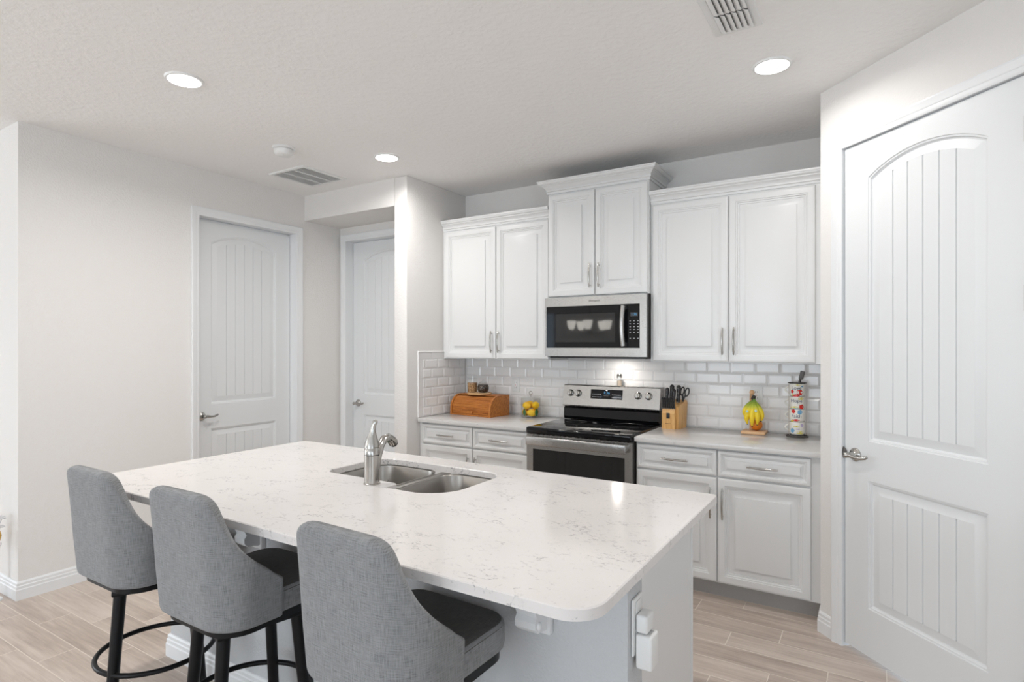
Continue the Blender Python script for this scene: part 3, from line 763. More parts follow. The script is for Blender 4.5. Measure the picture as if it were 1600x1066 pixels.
# ------------------------------------------------------------------ bar stools
def stool(loc, rz, label, br=0):
    t = thing('bar_stool', (*loc, 0), label, 'bar stool', 'grey swivel bar stools', rz)
    # shell: grid over the plan path
    zb, ZT = .606, 1.030
    half = []
    for k in range(4): half.append((.028*k, -.232))                                   # back centre outwards
    cxr, cyr, rad = .105, -.118, .114
    for k in range(9):
        a = R(-90+90*k/8); half.append((cxr+rad*math.cos(a)*1.0+.006, cyr+rad*math.sin(a)))
    for k in range(1, 6): half.append((.225+.002*k/5, cyr+.100*k/5))
    path = [(-x, y) for x, y in reversed(half[1:])]+half
    N = len(path); ds = [0]
    for a, b in zip(path, path[1:]): ds.append(ds[-1]+math.hypot(b[0]-a[0], b[1]-a[1]))
    mid = ds[N//2]; tot = ds[-1]/2
    def top(s_):
        s_ = abs(s_)
        pts = [(0, ZT), (.11, ZT), (.150, ZT-.006), (.180, ZT-.030), (.200, ZT-.080), (.222, ZT-.128), (.25, ZT-.170), (.285, ZT-.207), (.33, ZT-.246), (.375, ZT-.290), (.5, ZT-.33)]
        for (a, za), (b, zb_) in zip(pts, pts[1:]):
            if s_ <= b: return za+(zb_-za)*(s_-a)/(b-a)
        return pts[-1][1]
    NV = 12; mb = MB(); idx = []
    for j in range(N):
        s_ = ds[j]-mid; zt_ = top(s_); x, y = path[j]; col = []
        for i in range(NV+1):
            z = zb+(zt_-zb)*i/NV; f = (z-zb)/(ZT-zb)
            k_ = .965+.035*min(1, f*2.2); lean = -.018*f*f-.012*f
            wl = max(0, min(1, (-y-.02)/.2))                  # lean fades along the wings
            xx = x*k_; yy = y*(.975+.025*min(1, f*3))+lean*wl
            col.append((mb.V((xx, yy, z)), (s_, z)))
        idx.append(col)
    for j in range(N-1):
        for i in range(NV):
            q = [idx[j][i], idx[j+1][i], idx[j+1][i+1], idx[j][i+1]]
            mb.F(*[c[0] for c in q], uv=[c[1] for c in q])
    o = mb.build('backrest', M['tweed'], t, sm=180, recalc=False)
    md = o.modifiers.new('thick', 'SOLIDIFY'); md.thickness = .05; md.offset = -1
    md = o.modifiers.new('round', 'SUBSURF'); md.levels = 2; md.render_levels = 2
    # cushion
    mb = MB(); b = bmesh.new(); bmesh.ops.create_cube(b, size=1)
    for v in b.verts: v.co = Vector((v.co.x*.40, .03+v.co.y*.41, .648+v.co.z*.085))
    bmesh.ops.bevel(b, geom=[e for e in b.edges if abs(e.verts[0].co.z-e.verts[1].co.z) > .01], offset=.075, segments=5, profile=.5, affect='EDGES')
    bmesh.ops.bevel(b, geom=[e for e in b.edges if abs(e.verts[0].co.z-e.verts[1].co.z) < .001 and len(e.link_faces) == 2 and abs(e.link_faces[0].normal.z-e.link_faces[1].normal.z) > .5], offset=.018, segments=3, profile=.5, affect='EDGES')
    mb.add_bm(b)
    for k, f in enumerate(mb.f):
        ps = [mb.v[i] for i in f]; nrm = (ps[1]-ps[0]).cross(ps[2]-ps[0])
        mb.uv[k] = [((p.x, p.y) if abs(nrm.z) > .5*nrm.length else (p.x+p.y, p.z)) for p in ps]
        mb.m[k] = 0 if all(p.z > .682 for p in ps) else 1
    mb.build('seat', [M['seat'], M['tweed']], t, sm=60)
    # welt seam around the seat edge
    out = rr_out(-.196, .196, -.17, .231, (.075,)*4); mb = MB(); mb.tube([(x, y, .678) for x, y in out], .003, 6, closed=True); mb.build('seam_piping', M['seat'], t)
    mb = MB(); po = [(x*.86, y*.86) for x, y in path]+rc(.118, .145, .075, 0, 90)+rc(-.118, .145, .075, 90, 180)
    mb.prism(po, .585, .611); mb.build('seat_pan', M['black'], t)
    mb = MB(); mb.at(rz=br); mb.lathe([(.09, .575), (.09, .5845)], 24); mb.box(-.145, .145, -.145, .145, .555, .575, .006); mb.build('swivel_plate', M['black'], t)
    for sx in (-1, 1):
        for sy in (-1, 1):
            mb = MB(); mb.at(rz=br); mb.tube([(.118*sx, .118*sy, .572), (.158*sx, .158*sy, .0)], [.021, .018], 14); mb.build('leg', M['black'], t, sm=50)
    mb = MB(); mb.tube([(.205*math.cos(2*math.pi*k/48), .205*math.sin(2*math.pi*k/48), .275) for k in range(48)], .0095, 10, closed=True); mb.build('footrest_ring', M['black'], t, sm=60)
    return t
stool((-2.43, 1.222), 0, 'grey tweed bar stool farthest from the pantry door, at the left end of the island', R(-26.4))
stool((-1.832, 1.222), 0, 'grey tweed bar stool in the middle of the three at the island', R(-14))
stool((-1.100, 1.222), R(-2), 'grey tweed bar stool nearest the camera, with its seat beside the corbel', R(43))

# ------------------------------------------------------------------ microwave (over the range)
t = thing('microwave', (-1.646, 3.9, 1.40), 'stainless over-the-range microwave below the raised cabinet', 'microwave')
x0, x1, yf, z0, z1 = -2.0265, -1.2655, 3.715, 1.405, 1.823
mb = MB(); mb.box(x0+.004, x1-.004, yf+.03, YB-.012, z0-.005, z1); mb.build('case', M['darkiron'], t, sm=0, world=True)
mb = MB()
# steel face with window opening: frame strips
gx0, gx1, gz0, gz1 = x0+.012, x1-.046, 1.464, 1.759
for a in ((x0, x1, gz1, z1), (x0, x1, z0, gz0), (x0, gx0, gz0, gz1), (gx1, x1, gz0, gz1)): mb.box(a[0], a[1], yf, yf+.029, a[2], a[3])
mb.build('face_frame', M['steel'], t, sm=0, world=True)
mb = MB(); mb.box(gx0, gx1, yf+.003, yf+.02, gz0, gz1); mb.build('door_glass', M['blackglass'], t, sm=0, world=True)
for qa, qb in ((z0, gz0), (gz1, z1)):
    mb = MB(); mb.box(-1.4005, -1.3995, yf-.0004, yf+.01, qa, qb); mb.build('door_seam', M['legend'], t, sm=0, world=True)
# inner mesh window (visible darker-grey perforated plate)
mb = MB(); mb.box(gx0+.075, -1.485, yf+.0022, yf+.003, gz0+.04, gz1-.055); mb.build('viewing_window', mat('perforated_screen', (.022, .022, .022), .035, spec=.45), t, sm=0, world=True)
mb = MB(); n = 15
pts = [(-1.4165-.006*(1-(2*k/(n-1)-1)**2), yf-.030-.010*(1-(2*k/(n-1)-1)**2), 1.478+.268*k/(n-1)) for k in range(n)]
mb.tube(pts, .0165, 12, flat=1.0, up=(1, 0, 0)); 
for z in (1.49, 1.735): mb.box(-1.430, -1.405, yf-.030, yf+.003, z-.012, z+.012)
mb.build('handle', M['steel'], t, sm=50, world=True)
mb = MB(); mb.box(-1.378, -1.326, yf+.001, yf+.0031, 1.676, 1.702); mb.build('display', M['blackpl'], t, sm=0, world=True)
mb = cabf(yf+.0005)(MB()); text_mb(mb, '1:36', .024, lambda a, b: (-1.352+a, 0, 1.689+b)); mb.build('clock_digits', M['blue'], t, sm=0, world=True)
for r in range(7):
    for c in range(3):
        if r == 5: continue
        x = -1.379+c*.027; z = 1.645-r*.0195; mb = MB(); mb.box(x-.0045, x+.0045, yf+.0022, yf+.0032, z-.0025, z+.0025); mb.build('key', M['legend'], t, sm=0, world=True)
mb = cabf(yf-.0006)(MB()); text_mb(mb, 'Whirlpool', .020, lambda a, b: (-1.640+a, 0, 1.791+b)); mb.build('brand_badge', M['darkiron'], t, sm=0, world=True)
mb = MB(); mb.box(x0+.02, x1-.02, yf+.04, YB-.03, z0-.016, z0-.005); mb.build('underside_grille', M['blackpl'], t, sm=0, world=True)
mb = MB(); mb.box(-1.578, -1.542, yf+.21, yf+.25, z0-.018, z0-.016); mb.build('cooktop_lamp', M['glow'], t, sm=0, world=True)
area('hood_lamp', (-1.56, yf+.23, z0-.021), (0, 0, 0), .05, .04, 0.8, (1, .93, .85))

# ------------------------------------------------------------------ range
t = thing('range', (-1.645, 3.8, 0), 'stainless electric range with black glass cooktop under the microwave', 'range')
x0, x1 = -2.026, -1.263
mb = MB(); mb.box(x0+.002, x1-.002, 3.475, YB-.035, .03, .8785); mb.build('body', M['darkiron'], t, sm=0, world=True)
mb = MB(); mb.box(x0+.004, x1-.004, 3.432, YB-.05, .879, .924, .010, 3); mb.build('cooktop', M['blackglass'], t, world=True)
for cx_, cy_, r in ((-1.84, 3.60, .115), (-1.45, 3.60, .09), (-1.84, 3.86, .075), (-1.45, 3.86, .11)):
    mb = MB(); mb.tube([(cx_+r*math.cos(2*math.pi*k/40), cy_+r*math.sin(2*math.pi*k/40), .9238) for k in range(40)], .0008, 4, closed=True); mb.build('burner_ring', M['kick2'], t, world=True)
# oven door
dz0, dz1, dy = .20, .874, 3.448
mb = MB(); wx0, wx1, wz0, wz1 = x0+.052, x1-.052, .33, .775
for a in ((x0+.003, x1-.003, wz1, dz1), (x0+.003, x1-.003, dz0, wz0), (x0+.003, wx0, wz0, wz1), (wx1, x1-.003, wz0, wz1)): mb.box(a[0], a[1], dy, dy+.027, a[2], a[3])
mb.build('oven_door', M['steel'], t, sm=0, world=True)
mb = MB(); mb.box(wx0, wx1, dy+.003, dy+.02, wz0, wz1); mb.build('oven_window', M['ovenglass'], t, sm=0, world=True)
mb = MB(); mb.box(x0+.022, x1-.03, dy-.052, dy-.036, .806, .866, .006, 3)
for x in (x0+.03, x1-.05): mb.box(x, x+.02, dy-.04, dy, .822, .856, .003)
mb.build('handle', M['steel'], t, world=True)
mb = MB(); mb.box(x0+.003, x1-.003, dy+.002, dy+.025, .05, .19, .004); mb.build('drawer', M['steel'], t, world=True)
# backguard: black lower riser, steel sloped control panel
mb = MB(); pr = [(3.995, .9245), (3.985, .945), (3.99, 1.005), (4.006, 1.02), (YB-.013, 1.02), (YB-.013, .9245)]
mb.frame((0, 0, 0), (0, 1, 0), (0, 0, 1), (1, 0, 0)); mb.prism(pr, x0+.016, x1-.006); mb.build('backguard', M['blackglass'], t, sm=30, world=True)
mb = MB(); pr = [(3.984, 1.021), (3.980, 1.030), (4.006, 1.176), (4.014, 1.182), (YB-.013, 1.182), (YB-.013, 1.021)]
mb.frame((0, 0, 0), (0, 1, 0), (0, 0, 1), (1, 0, 0)); mb.prism(pr, x0+.010, x1); mb.build('control_panel', M['steel'], t, sm=30, world=True)
tl = math.atan2(.026, .146)
def onpanel(mb, x, z):   # frame on the sloping face
    f = (z-1.030)/.146; return mb.frame((x, 3.980+.026*f, z), (1, 0, 0), (0, math.cos(tl), -math.sin(tl)), (0, math.sin(tl), math.cos(tl)))
for x in (-1.957, -1.893, -1.423, -1.345):
    mb = onpanel(MB(), x, 1.120); B = mb.M.copy(); mb.M = B @ Matrix.Rotation(R(90), 4, 'X')
    mb.lathe([(.0245, .0002), (.0245, .006), (.021, .008), (.020, .026), (.017, .029)], 24); k_ = mb.build('knob', M['chrome'], t, sm=40, world=True)
    mb = onpanel(MB(), x, 1.120); mb.box(-.006, .006, -.036, -.026, -.019, .019, .003); mb.build('grip', M['steel'], k_, world=True)
    mb = onpanel(MB(), x, 1.120); B = mb.M.copy(); mb.M = B @ Matrix.Rotation(R(90), 4, 'X'); mb.lathe([(.027, .0001), (.027, .0012)], 24); mb.build('knob_ring', M['blackpl'], k_, world=True)
mb = onpanel(MB(), -1.665, 1.120); mb.box(-.125, .125, -.0015, .002, -.035, .035, .001); mb.build('display', M['blackglass'], t, world=True)
mb = onpanel(MB(), -1.665, 1.120); text_mb(mb, '1:36', .030, lambda a, b: (.002+a, -.002, .010+b)); mb.build('clock_digits', M['blue'], t, sm=0, world=True)
for k in range(6):
    for r in range(2):
        for sg in (-1, 1):
            x = sg*(.048+.012*k); mb = onpanel(MB(), -1.665, 1.120); mb.box(x-.0035, x+.0035, -.002, -.0014, -.022+r*.02-.002, -.022+r*.02+.002); mb.build('touch_key', M['legend'], t, sm=0, world=True)
# shaker on the backguard
t = thing('pepper_shaker', (-1.582, 4.045, 1.1822), 'slim glass shaker standing on top of the range', 'shaker')
mb = MB(); mb.lathe([(.019, 0), (.020, .004), (.020, .060)], 20); mb.build('glass_body', M['glass'], t, sm=40)
mb = MB(); mb.lathe([(.017, .003), (.017, .040)], 16); mb.build('filling', M['salt'], t)
mb = MB(); mb.lathe([(.0205, .060), (.0205, .082), (.016, .088)], 20); mb.build('cap', M['chrome'], t, sm=40)

# ------------------------------------------------------------------ backsplash outlets
for x, lab in ((-2.508, 'white outlet on the tiled wall between bread box and lemon jar'), (-.648, 'white outlet on the tiled wall behind the bananas')):
    t = thing('wall_outlet', (x, YB-.0085, 1.155), lab, 'outlet')
    mb = MB(); mb.box(-.037, .037, -.006, 0, -.058, .058, .002); mb.build('cover_plate', M['white'], t)
    mb = MB(); mb.box(-.0175, .0175, -.0085, -.006, -.034, .034, .001); mb.build('sockets', M['white'], t)
    for z in (-.02, .02):
        for dx in (-.006, .006): mb = MB(); mb.box(dx-.001, dx+.001, -.0092, -.0084, z-.005, z+.005); mb.build('slot', M['dark'], t, sm=0)
    mb = MB(); mb.box(-.004, .004, -.0092, -.0084, -.0035, -.0005); mb.build('test_button', M['red'], t, sm=0)

# ------------------------------------------------------------------ bread box
t = thing('bread_box', (-2.742, 3.908, ZC), 'orange bamboo roll-top bread box on the left counter', 'bread box', rz=R(-5))
w, dp, hh = .212, .125, .165
def bbprof(ins=0):
    rad = .115-ins; pts = [(dp-ins*0, 0), (dp, hh-ins)]
    cx_, cz_ = -dp+.115, hh-.115
    pts += [(cx_+rad*math.cos(R(90+90*k/12)), cz_+rad*math.sin(R(90+90*k/12))) for k in range(13)]
    pts += [(-dp+ins, 0)]
    return pts
for sx in (-1, 1):
    mb = MB(); mb.frame((sx*(w-.008), 0, 0), (0, 1, 0), (0, 0, 1), (1, 0, 0)); mb.prism(bbprof(), -.008, .008); mb.build('side_panel', M['bread'], t, sm=40)
mb = MB(); mb.box(-w+.016, w-.016, -dp-.006, dp, 0, .010, .003); mb.build('base_board', M['bread'], t)
mb = MB(); mb.box(-w+.016, w-.016, -dp+.115, dp, hh-.012, hh-.001, .002); mb.build('top_board', M['bread'], t)
mb = MB(); mb.box(-w+.016, w-.016, dp-.01, dp-.001, .01, hh-.012); mb.build('back_board', M['bread'], t, sm=0)
mb = MB(); pts = []; rad = .107; cx_, cz_ = -dp+.115, hh-.115
rad = .100
ctr = [(cx_+rad*math.cos(R(108+72*k/11)), cz_+rad*math.sin(R(98+82*k/11))) for k in range(12)]+[(-dp+.015, cz_-.012*k) for k in range(1, 4)]+[(-dp+.015, .012)]
for a, b in zip(ctr, ctr[1:]):
    d = Vector((b[0]-a[0], b[1]-a[1])); L_ = d.length; d.normalize(); nn = Vector((d.y, -d.x))
    if nn.x > 0 and nn.y < 0: nn = -nn
    c = [(a[0]+nn.x*.0, a[1]+nn.y*.0), (a[0]+d.x*.0026-nn.x*-.004, a[1]+d.y*.0026+nn.y*.004), (b[0]-d.x*.0026+nn.x*.004, b[1]-d.y*.0026+nn.y*.004), b, (b[0]-nn.x*.004, b[1]-nn.y*.004), (a[0]-nn.x*.004, a[1]-nn.y*.004)]
    mb.frame((0, 0, 0), (0, 1, 0), (0, 0, 1), (1, 0, 0)); mb.prism(c, -w+.017, w-.017)
dr = mb.build('roll_door', M['bread'], t, sm=20)
mb = MB(); mb.at(.02, -dp+.012, .030, rx=R(90)); mb.lathe([(.006, 0), (.006, .008), (.012, .014), (.010, .020)], 16); mb.build('knob', M['bread'], dr, sm=40)
# board + jars on top
BZ = ZC+hh
t = thing('serving_board', (-2.755, 3.925, BZ+.0003), 'small round wooden board lying on the bread box', 'board')
mb = MB(); mb.lathe([(.098, 0), (.100, .003), (.100, .010), (.097, .013)], 40); mb.build('board_top', M['board'], t, sm=40)
t = thing('storage_jar', (-2.828, 3.925, BZ+.0137), 'tall glass jar of brown grains on the bread box', 'jar')
mb = MB(); mb.lathe([(.040, 0), (.043, .004), (.043, .100), (.039, .112)], 28); mb.build('glass_body', M['glass'], t, sm=40)
mb = MB(); mb.lathe([(.039, .004), (.040, .078)], 24); mb.build('contents', M['brownfill'], t, sm=40)
mb = MB(); mb.lathe([(.041, .112), (.043, .118), (.043, .130), (.038, .137)], 28); mb.build('lid', M['glass'], t, sm=40)
t = thing('storage_jar', (-2.716, 3.920, BZ+.0137), 'squat round glass jar of dark beans beside the tall jar', 'jar')
mb = MB(); mb.lathe([(.030, 0), (.042, .008), (.050, .030), (.050, .050), (.042, .072), (.032, .080)], 28); mb.build('glass_body', M['glass'], t, sm=60)
mb = MB(); mb.lathe([(.027, .003), (.039, .010), (.0465, .030), (.0465, .050), (.040, .066)], 24); mb.build('contents', M['coffee'], t, sm=60)
mb = MB(); mb.lathe([(.034, .080), (.034, .088), (.020, .093), (.008, .096), (.011, .104), (.006, .110)], 24); mb.build('lid', M['glass'], t, sm=40)

# ------------------------------------------------------------------ lemon jar
JX, JY, JR = -2.290, 3.965, .077
t = thing('glass_canister', (JX, JY, ZC), 'clear glass canister of lemons on the left counter', 'canister')
mb = MB(); mb.lathe([(JR-.003, .0), (JR, .004), (JR, .150)], 36, caps=False); mb.lathe([(JR-.004, .150), (JR-.004, .008), (.001, .008)], 36, caps=False)
mb.lathe([(.001, .0005), (JR-.003, .0005)], 36, caps=False); mb.build('glass_body', M['glass'], t, sm=40, recalc=False)
mb = MB(); mb.lathe([(JR+.002, .1505), (JR+.002, .158), (JR-.01, .162), (.004, .163)], 36); mb.build('lid', M['glass'], t, sm=40)
mb = MB(); mb.tube([(0, 0, .163), (0, 0, .178)], .0035, 8); mb.tube([(.014*math.cos(2*math.pi*k/20), 0, .192+.014*math.sin(2*math.pi*k/20)) for k in range(20)], .003, 8, closed=True); mb.build('ring_knob', M['chrome'], t, sm=60)
def lemon_mb(a):
    mb = MB(); mb.lathe([(.0015, -.043), (.005, -.040), (.008, -.036), (.018, -.029), (.027, -.014), (.0295, 0), (.027, .014), (.018, .029), (.008, .036), (.005, .041), (.0015, .043)], 20); return mb
spots = []
for ph, lz, lab in ((-50, .0405, 'lemon at the bottom right of the glass canister'), (190, .0405, 'lemon at the bottom left of the glass canister'), (70, .0405, 'lemon at the back of the canister bottom'),
                    (-110, .0955, 'lemon lying across the middle front of the canister'), (10, .0955, 'lemon high on the right side of the canister'), (130, .0955, 'lemon high at the back left of the canister')):
    spots.append((.040*math.cos(R(ph)), .040*math.sin(R(ph)), lz, R(90), R(ph+90), lab))
L0 = None
for dx, dy, dz, ry, rz, lab in spots:
    if L0 is None: o = L0 = lemon_mb(0).build('lemon', M['lemon'], sm=80)
    else: o = L0.copy(); COL.objects.link(o)
    o.location = (JX+dx, JY+dy, ZC+dz); o.rotation_euler = (0, ry, rz); o.scale = (1.03,)*3
    tag(o, lab, 'lemon', 'lemons in the canister')
for dx, dy, dz, rz, lab in ((-.020, -.064, .020, -.3, 'green leaf at the front of the lemon canister'), (.063, -.020, .020, 1.2, 'green leaf at the right edge of the lemon canister')):
    mb = MB(); mb.at(0, 0, 0, rz=rz)
    n = 8; l = [(.017*math.sin(math.pi*k/n)**.8, .006*math.sin(math.pi*k/n), .058*k/n-.006) for k in range(n+1)]
    a = mb.V(*[(-p[0], -p[1]*.3, p[2]) for p in l]); c = mb.V(*[(0, .004-p[1], p[2]) for p in l]); b = mb.V(*[(p[0], -p[1]*.3, p[2]) for p in l])
    for k in range(n): mb.F(a+k, c+k, c+k+1, a+k+1); mb.F(c+k, b+k, b+k+1, c+k+1)
    o = mb.build('lemon_leaf', M['leaf'], sm=60, recalc=False); o.location = (JX+dx, JY+dy, ZC+dz)
    md = o.modifiers.new('s', 'SOLIDIFY'); md.thickness = .001
    tag(o, lab, 'leaf')

# ------------------------------------------------------------------ knife block
KX, KY = -1.165, 3.985
t = thing('knife_block', (KX, KY, ZC), 'light wooden knife block full of black-handled knives beside the range', 'knife block', rz=R(-8))
mb = MB(); mb.frame((0, 0, 0), (0, 1, 0), (0, 0, 1), (1, 0, 0))
mb.prism([(-.078, 0), (-.052, .0), (-.052, .178), (-.078, .105)], -.050, .042)            # front steak-knife step
mb.build('front_step', M['block'], t, sm=0)
mb = MB(); mb.frame((0, 0, 0), (0, 1, 0), (0, 0, 1), (1, 0, 0)); mb.prism([(-.0515, 0), (.078, 0), (.098, .165), (.085, .188), (-.0515, .150)], -.058, .058)
mb.build('block_body', M['block'], t, sm=0)
mb = MB(); mb.frame((-.004, -.0782, .100), (1, 0, 0), (0, 1, 0), (0, 0, 1)); mb.prism([(-.012, 0), (.012, 0)], 0, 0) if False else None
mb.box(-.012, .012, -.003, 0, -.030, .008, .001); mb.build('emblem', M['blackpl'], t)
mb = MB(); mb.box(-.026, .018, -.0786, -.0779, .034, .038); mb.build('engraved_mark', mat('engraved_brown', (.25, .13, .05), .6), t, sm=0)
bm_ = t.matrix_basis if False else None
def kn_world(lx, ly, lz):
    c, s_ = math.cos(R(-8)), math.sin(R(-8)); return (KX+lx*c-ly*s_, KY+lx*s_+ly*c, ZC+lz)
def knife(lx, ly, lz, ln, r, tilt, lab, grp):
    o = thing('knife', kn_world(lx, ly, lz), lab, 'knife', grp, R(-8)); o.rotation_euler = (R(tilt), 0, R(-8))
    mb = MB(); mb.tube([(0, 0, .004), (0, -.0005, .012), (0, -.002, ln*.35), (0, .001, ln*.7), (0, -.002, ln*.92), (0, -.005, ln)], [r*.85, r, r*.92, r*1.05, r*1.1, r*.6], 10, flat=1.0, up=(0, 1, 0)); mb.build('handle', M['blackpl'], o, sm=60)
    mb = MB(); mb.box(-r*.5, r*.5, -r*.9, r*.9, 0, .0055, .001); mb.build('bolster', M['chrome'], o)
    mb = MB()
    for f in (.3, .55, .8): mb.ball((0, -r*.98, ln*f), r*.28, 8, 6)
    mb.build('rivets', M['chrome'], o)
    return o
ords = ['first', 'second', 'third', 'fourth', 'fifth', 'sixth', 'seventh']
for k in range(7):
    knife(-.044+k*.0136, -.067, .1345, .078, .0066, 8, f'{ords[k]} steak knife from the left in the front row of the knife block', 'steak knives in the block')
for lx, ly, lz, ln, r, lab in ((-.046, -.012, .1655, .108, .0115, 'thin large knife at the left end of the back row of the block'), (-.020, .006, .1705, .124, .0145, 'tallest thick-handled knife left of centre in the block'),
                               (.006, -.018, .1640, .104, .0115, 'short thick knife in the centre of the block'), (.026, .012, .172, .120, .0135, 'tall thick-handled knife right of centre in the block')):
    knife(lx, ly, lz, ln, r, -8, lab, 'large knives in the block')
o = thing('scissors', kn_world(.048, .040, .1795), 'black-handled kitchen scissors at the right of the knife block', 'scissors', None, R(-8)); o.rotation_euler = (R(-10), R(8), R(-8))
for sg in (-1, 1):
    mb = MB(); n = 22; mb.tube([(sg*.017+.0135*math.cos(2*math.pi*k/n)*(1 if sg > 0 else .9), 0, .070+.028*math.sin(2*math.pi*k/n)) for k in range(n)], .0048, 8, closed=True)
    mb.tube([(0, 0, .0), (sg*.004, 0, .025), (sg*.010, 0, .046)], .006, 8); mb.build('handle', M['blackpl'], o, sm=60)
mb = MB(); mb.box(-.005, .005, -.002, .002, 0.0005, .012); mb.build('blades', M['chrome'], o)

# ------------------------------------------------------------------ bananas
BX, BY = -.648, 4.005
t = thing('banana_hanger', (BX, BY, ZC), 'small wooden banana hanger on the right counter', 'banana hanger')
mb = MB(); mb.box(-.072, .072, -.066, .066, 0, .018, .004); mb.build('base_board', M['stand'], t)
mb = MB(); mb.tube([(-.028, .050, .016), (-.028, .052, .10), (-.028, .050, .19), (-.026, .043, .232), (-.020, .030, .252), (-.016, .012, .262)], [.012, .011, .010, .0105, .012, .0125], 12); mb.ball((-.016, .010, .262), .0165, 14, 10); mb.build('post', M['stand'], t, sm=60)
mb = MB(); mb.tube([(-.014, .006, .250), (-.012, .004, .238), (-.004, -.002, .230), (.004, -.006, .236)], .0022, 8); mb.build('hook', M['chrome'], t, sm=60)
def banana(k, ang, rad, drop, sw):
    """one banana of the bunch; hangs from the crown (bunch local origin at crown)"""
    mb = MB(); ca, sa = math.cos(ang), math.sin(ang); n = 12; pts = []; rs = []
    for j in range(n+1):
        f = j/n; out = rad*1.04*math.sin(f**1.35*math.pi*.66)+.004; z = -.010-drop*f
        pts.append((out*ca, out*sa, z)); rs.append([.005, .0055, .0075, .012, .0152, .0168, .0175, .0175, .017, .0155, .013, .0085, .0045][j]*sw)
    mb.tube(pts, rs, 12); return mb, pts[-1]
t = thing('banana_bunch', (BX+.002, BY-.030, ZC+.236), 'bunch of yellow green-topped bananas hanging over the orange', 'bananas')
for k, (ang, rad, drop, sw) in enumerate(((-1.70, .034, .170, 1.05), (-.95, .042, .160, 1.0), (-2.45, .044, .160, 1.05), (-.25, .046, .140, .95), (3.2, .050, .118, 1.0), (1.6, .018, .10, .8))):
    mb, e = banana(k, ang, rad, drop, sw); 
    o = mb.build('banana', M['banana'], t, sm=70)
    mb = MB(); mb.ball((e[0], e[1], e[2]-.001), .0052, 10, 8); mb.build('banana_tip', M['tip'], o, sm=80)
mb = MB(); mb.tube([(-.006, .004, -.016), (-.002, .002, -.004), (.004, 0, .008)], [.014, .013, .010], 12); mb.build('crown', M['tip'], t, sm=60)
mb = MB()
for x, y, z in ((-.032, -.051, -.088), (.020, -.055, -.082)):
    mb.at(x, y, z, rx=R(82)); mb.lathe([(.008, 0), (.008, .0012)], 16)
mb.build('stickers', mat('pale_blue_sticker', (.45, .62, .62), .5), t)
mb = MB(); mb.ball((0, 0, 0), (.0375, .0375, .0355), 24, 16); o = mb.build('orange', M['orange'], sm=80); o.location = (BX+.010, BY+.016, ZC+.018+.0357)
tag(o, 'orange resting on the banana hanger base', 'orange')

# ------------------------------------------------------------------ mug tower
MX, MY = -.397, 3.985
t = thing('mug_rack', (MX, MY, ZC), 'dark wire mug rack on the right counter by the pantry wall', 'mug rack')
mb = MB()
mb.tube([(.060*math.cos(2*math.pi*k/36), .050*math.sin(2*math.pi*k/36), .006) for k in range(36)], .0045, 8, closed=True)
mb.tube([(.046*math.cos(2*math.pi*k/36), .038*math.sin(2*math.pi*k/36), .014) for k in range(36)], .003, 6, closed=True)
for k in range(10):
    a = 2*math.pi*k/10; mb.tube([(.060*math.cos(a), .050*math.sin(a), .006), (.053*math.cos(a+.2), .044*math.sin(a+.2), .0145), (.046*math.cos(a+.4), .038*math.sin(a+.4), .014)], .0025, 6)
for k in range(3): a = math.pi*k/3; mb.tube([(-.046*math.cos(a), -.038*math.sin(a), .014), (.046*math.cos(a), .038*math.sin(a), .014)], .0025, 6)
mb.build('base_ring', M['darkiron'], t, sm=60)
for a in (.12, 2.1, 4.05-.35):
    x, y = .0525*math.cos(a), .0525*math.sin(a)
    mb = MB(); mb.tube([(x*.9, y*.9, .012), (x, y, .03), (x, y, .328), (x*.97, y*.97, .334)], .0015, 6); mb.build('upright', M['bronze'], t, sm=60)
mb = MB(); mb.tube([(.0515*math.cos(2*math.pi*k/36), .0515*math.sin(2*math.pi*k/36), .335) for k in range(36)], .0026, 6, closed=True)
mb.tube([(-.05, 0, .335), (-.02, 0, .338), (.012, 0, .338), (.05, 0, .335)], .0026, 6); mb.build('top_ring', M['darkiron'], t, sm=60)
mb = MB(); mb.tube([(.012, 0, .337), (.016, 0, .350), (.019, 0, .360)], .007, 10); mb.build('handle_stem', M['darkiron'], t, sm=60)
mb = MB(); mb.at(.026, 0, .383, ry=R(14)); mb.box(-.013, .013, -.013, .013, -.026, .026, .005, 3); mb.build('handle', M['greywood'], t)
words = ['', 'Faith', 'Hope', 'Love']
labs = ['floral mug at the bottom of the mug rack', 'floral mug reading Faith, second from the bottom of the rack', 'floral mug reading Hope, second from the top of the rack', 'floral mug reading Love at the top of the rack']
FA = math.atan2(-3.985, .397)        # the printed side faces the room
rnd = random.Random(3)
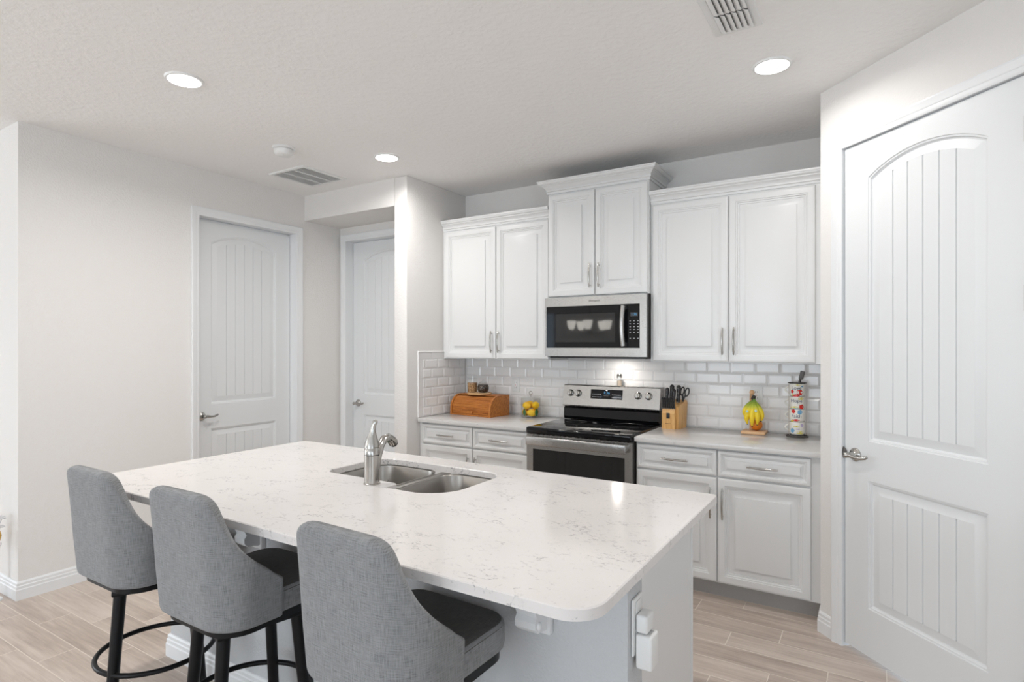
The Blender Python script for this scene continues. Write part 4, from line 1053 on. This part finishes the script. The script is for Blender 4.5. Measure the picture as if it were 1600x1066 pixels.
for k in range(4):
    z0 = ZC+.0175+k*.0785
    m_ = thing('mug', (MX, MY, z0), labs[k], 'mug', 'stacked mugs', 0)
    rr = .0445
    mb = MB(); mb.lathe([(.036, 0), (.0415, .004), (rr, .014), (rr, .077), (.0425, .0775), (.0415, .076), (.041, .012), (.001, .010)], 40, caps=False)
    mb.lathe([(.001, .0003), (.036, 0)], 40, caps=False); mb.build('cup', M['ceramic'], m_, sm=40)
    mb = MB(); n = 9; mb.tube([(-(rr-.002+.024*math.sin(math.pi*j/(n-1))), -.006*math.sin(math.pi*j/(n-1)), .062-.046*j/(n-1)) for j in range(n)], .0048, 8); mb.build('mug_handle', M['ceramic'], m_, sm=60)
    def on(a, b, r=rr+.0004): 
        th = FA+a/rr; return (r*math.cos(th), r*math.sin(th), b)
    def blob(cx_, cz_, rx_, rz_, m__, petals=0, nm='flower_print', lift=.0005):
        mb = MB(); n = 28; c = mb.V(on(cx_, cz_, rr+lift)); pr = []
        ring = mb.V(*[on(cx_+rx_*math.cos(2*math.pi*j/n)*(1+.12*math.cos(petals*2*math.pi*j/n)), cz_+rz_*math.sin(2*math.pi*j/n)*(1+.12*math.cos(petals*2*math.pi*j/n)), rr+lift) for j in range(n)])
        for j in range(n): mb.F(c, ring+j, ring+(j+1) % n)
        return mb.build(nm, m__, m_, sm=60)
    if k == 3: fl = [(.016, .026, .016, .013, 'petalred'), (-.028, .030, .008, .009, 'petalred'), (-.008, .006, .018, .006, 'petalred'), (.0, .071, .022, .003, 'petalyellow'), (.030, .062, .006, .004, 'petalblue'), (-.026, .010, .006, .004, 'petalyellow')]
    elif k == 2: fl = [(.026, .016, .012, .011, 'petalred'), (-.016, .012, .022, .005, 'petalyellow'), (-.010, .004, .018, .003, 'petalblue'), (.022, .066, .014, .006, 'petalyellow')]
    elif k == 1: fl = [(-.022, .066, .010, .010, 'petalred'), (.016, .062, .012, .011, 'petalblue'), (-.008, .012, .018, .005, 'petalred'), (-.030, .006, .008, .004, 'petalyellow')]
    else: fl = [(-.028, .026, .011, .011, 'petalblue'), (.018, .014, .018, .007, 'petalyellow'), (.028, .060, .008, .008, 'lilac'), (-.004, .052, .014, .004, 'petalyellow'), (.004, .036, .010, .003, 'lilac')]
    for cx_, cz_, a_, b_, mm in fl: blob(cx_, cz_, a_*1.2, b_*1.25, M[mm], 5)
    if words[k]:
        mb = MB(); text_mb(mb, words[k], .030, lambda a, b: on(a-.004, b+(.052 if k != 1 else .036), rr+.001)); mb.build('lettering', M['ink'], m_, sm=0)

# ------------------------------------------------------------------ dining side things at the left picture edge
FX, FY = -4.322, 1.262
t = thing('plant_stand', (FX, FY, 0), 'slim white stand under the silver flowers at the left edge', 'plant stand')
mb = MB(); mb.lathe([(.040, .315), (.042, .320), (.042, .332), (.040, .334)], 24); mb.build('top', M['trim'], t)
mb = MB(); mb.lathe([(.045, 0), (.045, .012), (.018, .03), (.014, .16), (.018, .315)], 20); mb.build('column', M['trim'], t, sm=50)
t = thing('flower_arrangement', (FX, FY, .3345), 'silver-white artificial flowers in a gold pot by the left wall end', 'flowers')
mb = MB(); mb.lathe([(.024, 0), (.036, .012), (.042, .04), (.036, .065), (.030, .070)], 24); mb.build('pot', M['gold'], t, sm=50)
rn = random.Random(5)
for k in range(16):
    a, rr_, h = rn.uniform(0, 6.28), rn.uniform(.01, .052), rn.uniform(.085, .165)
    x, y = rr_*math.cos(a)+.018, rr_*math.sin(a)*.75
    mb = MB(); mb.tube([(x*.3, y*.3, .06), (x, y, h)], .0018, 6)
    for j in range(6):
        b = 6.28*j/6; mb.ball((x+.011*math.cos(b), y+.011*math.sin(b), h+.003), (.0085, .0085, .005), 8, 6)
    mb.ball((x, y, h+.006), .006, 8, 6); mb.build('blossom', M['silverflower'], t, sm=60)

# ------------------------------------------------------------------ chandelier over the dining table (seen in the microwave glass)
t = thing('chandelier', (-3.86, -1.15, H-.15), 'dining chandelier with frosted shades hanging behind the camera', 'chandelier')
mb = MB(); mb.lathe([(.07, .13), (.07, .149)], 24); mb.tube([(0, 0, .13), (0, 0, -.95)], .008, 8); mb.ball((0, 0, -.95), .04); mb.build('stem', M['darkiron'], t, sm=50)
for k in range(5):
    a = 2*math.pi*k/5; c, s_ = math.cos(a), math.sin(a)
    mb = MB(); mb.tube([(.03*c, .03*s_, -.95), (.15*c, .15*s_, -1.0), (.27*c, .27*s_, -.97), (.30*c, .30*s_, -.90)], .008, 8); mb.build('arm', M['darkiron'], t, sm=50)
    mb = MB(); mb.lathe([(.035, -.90), (.055, -.86), (.075, -.76)], 20, x=.30*c, y=.30*s_, caps=False); mb.build('lamp_shade', M['shade'], t, sm=50)
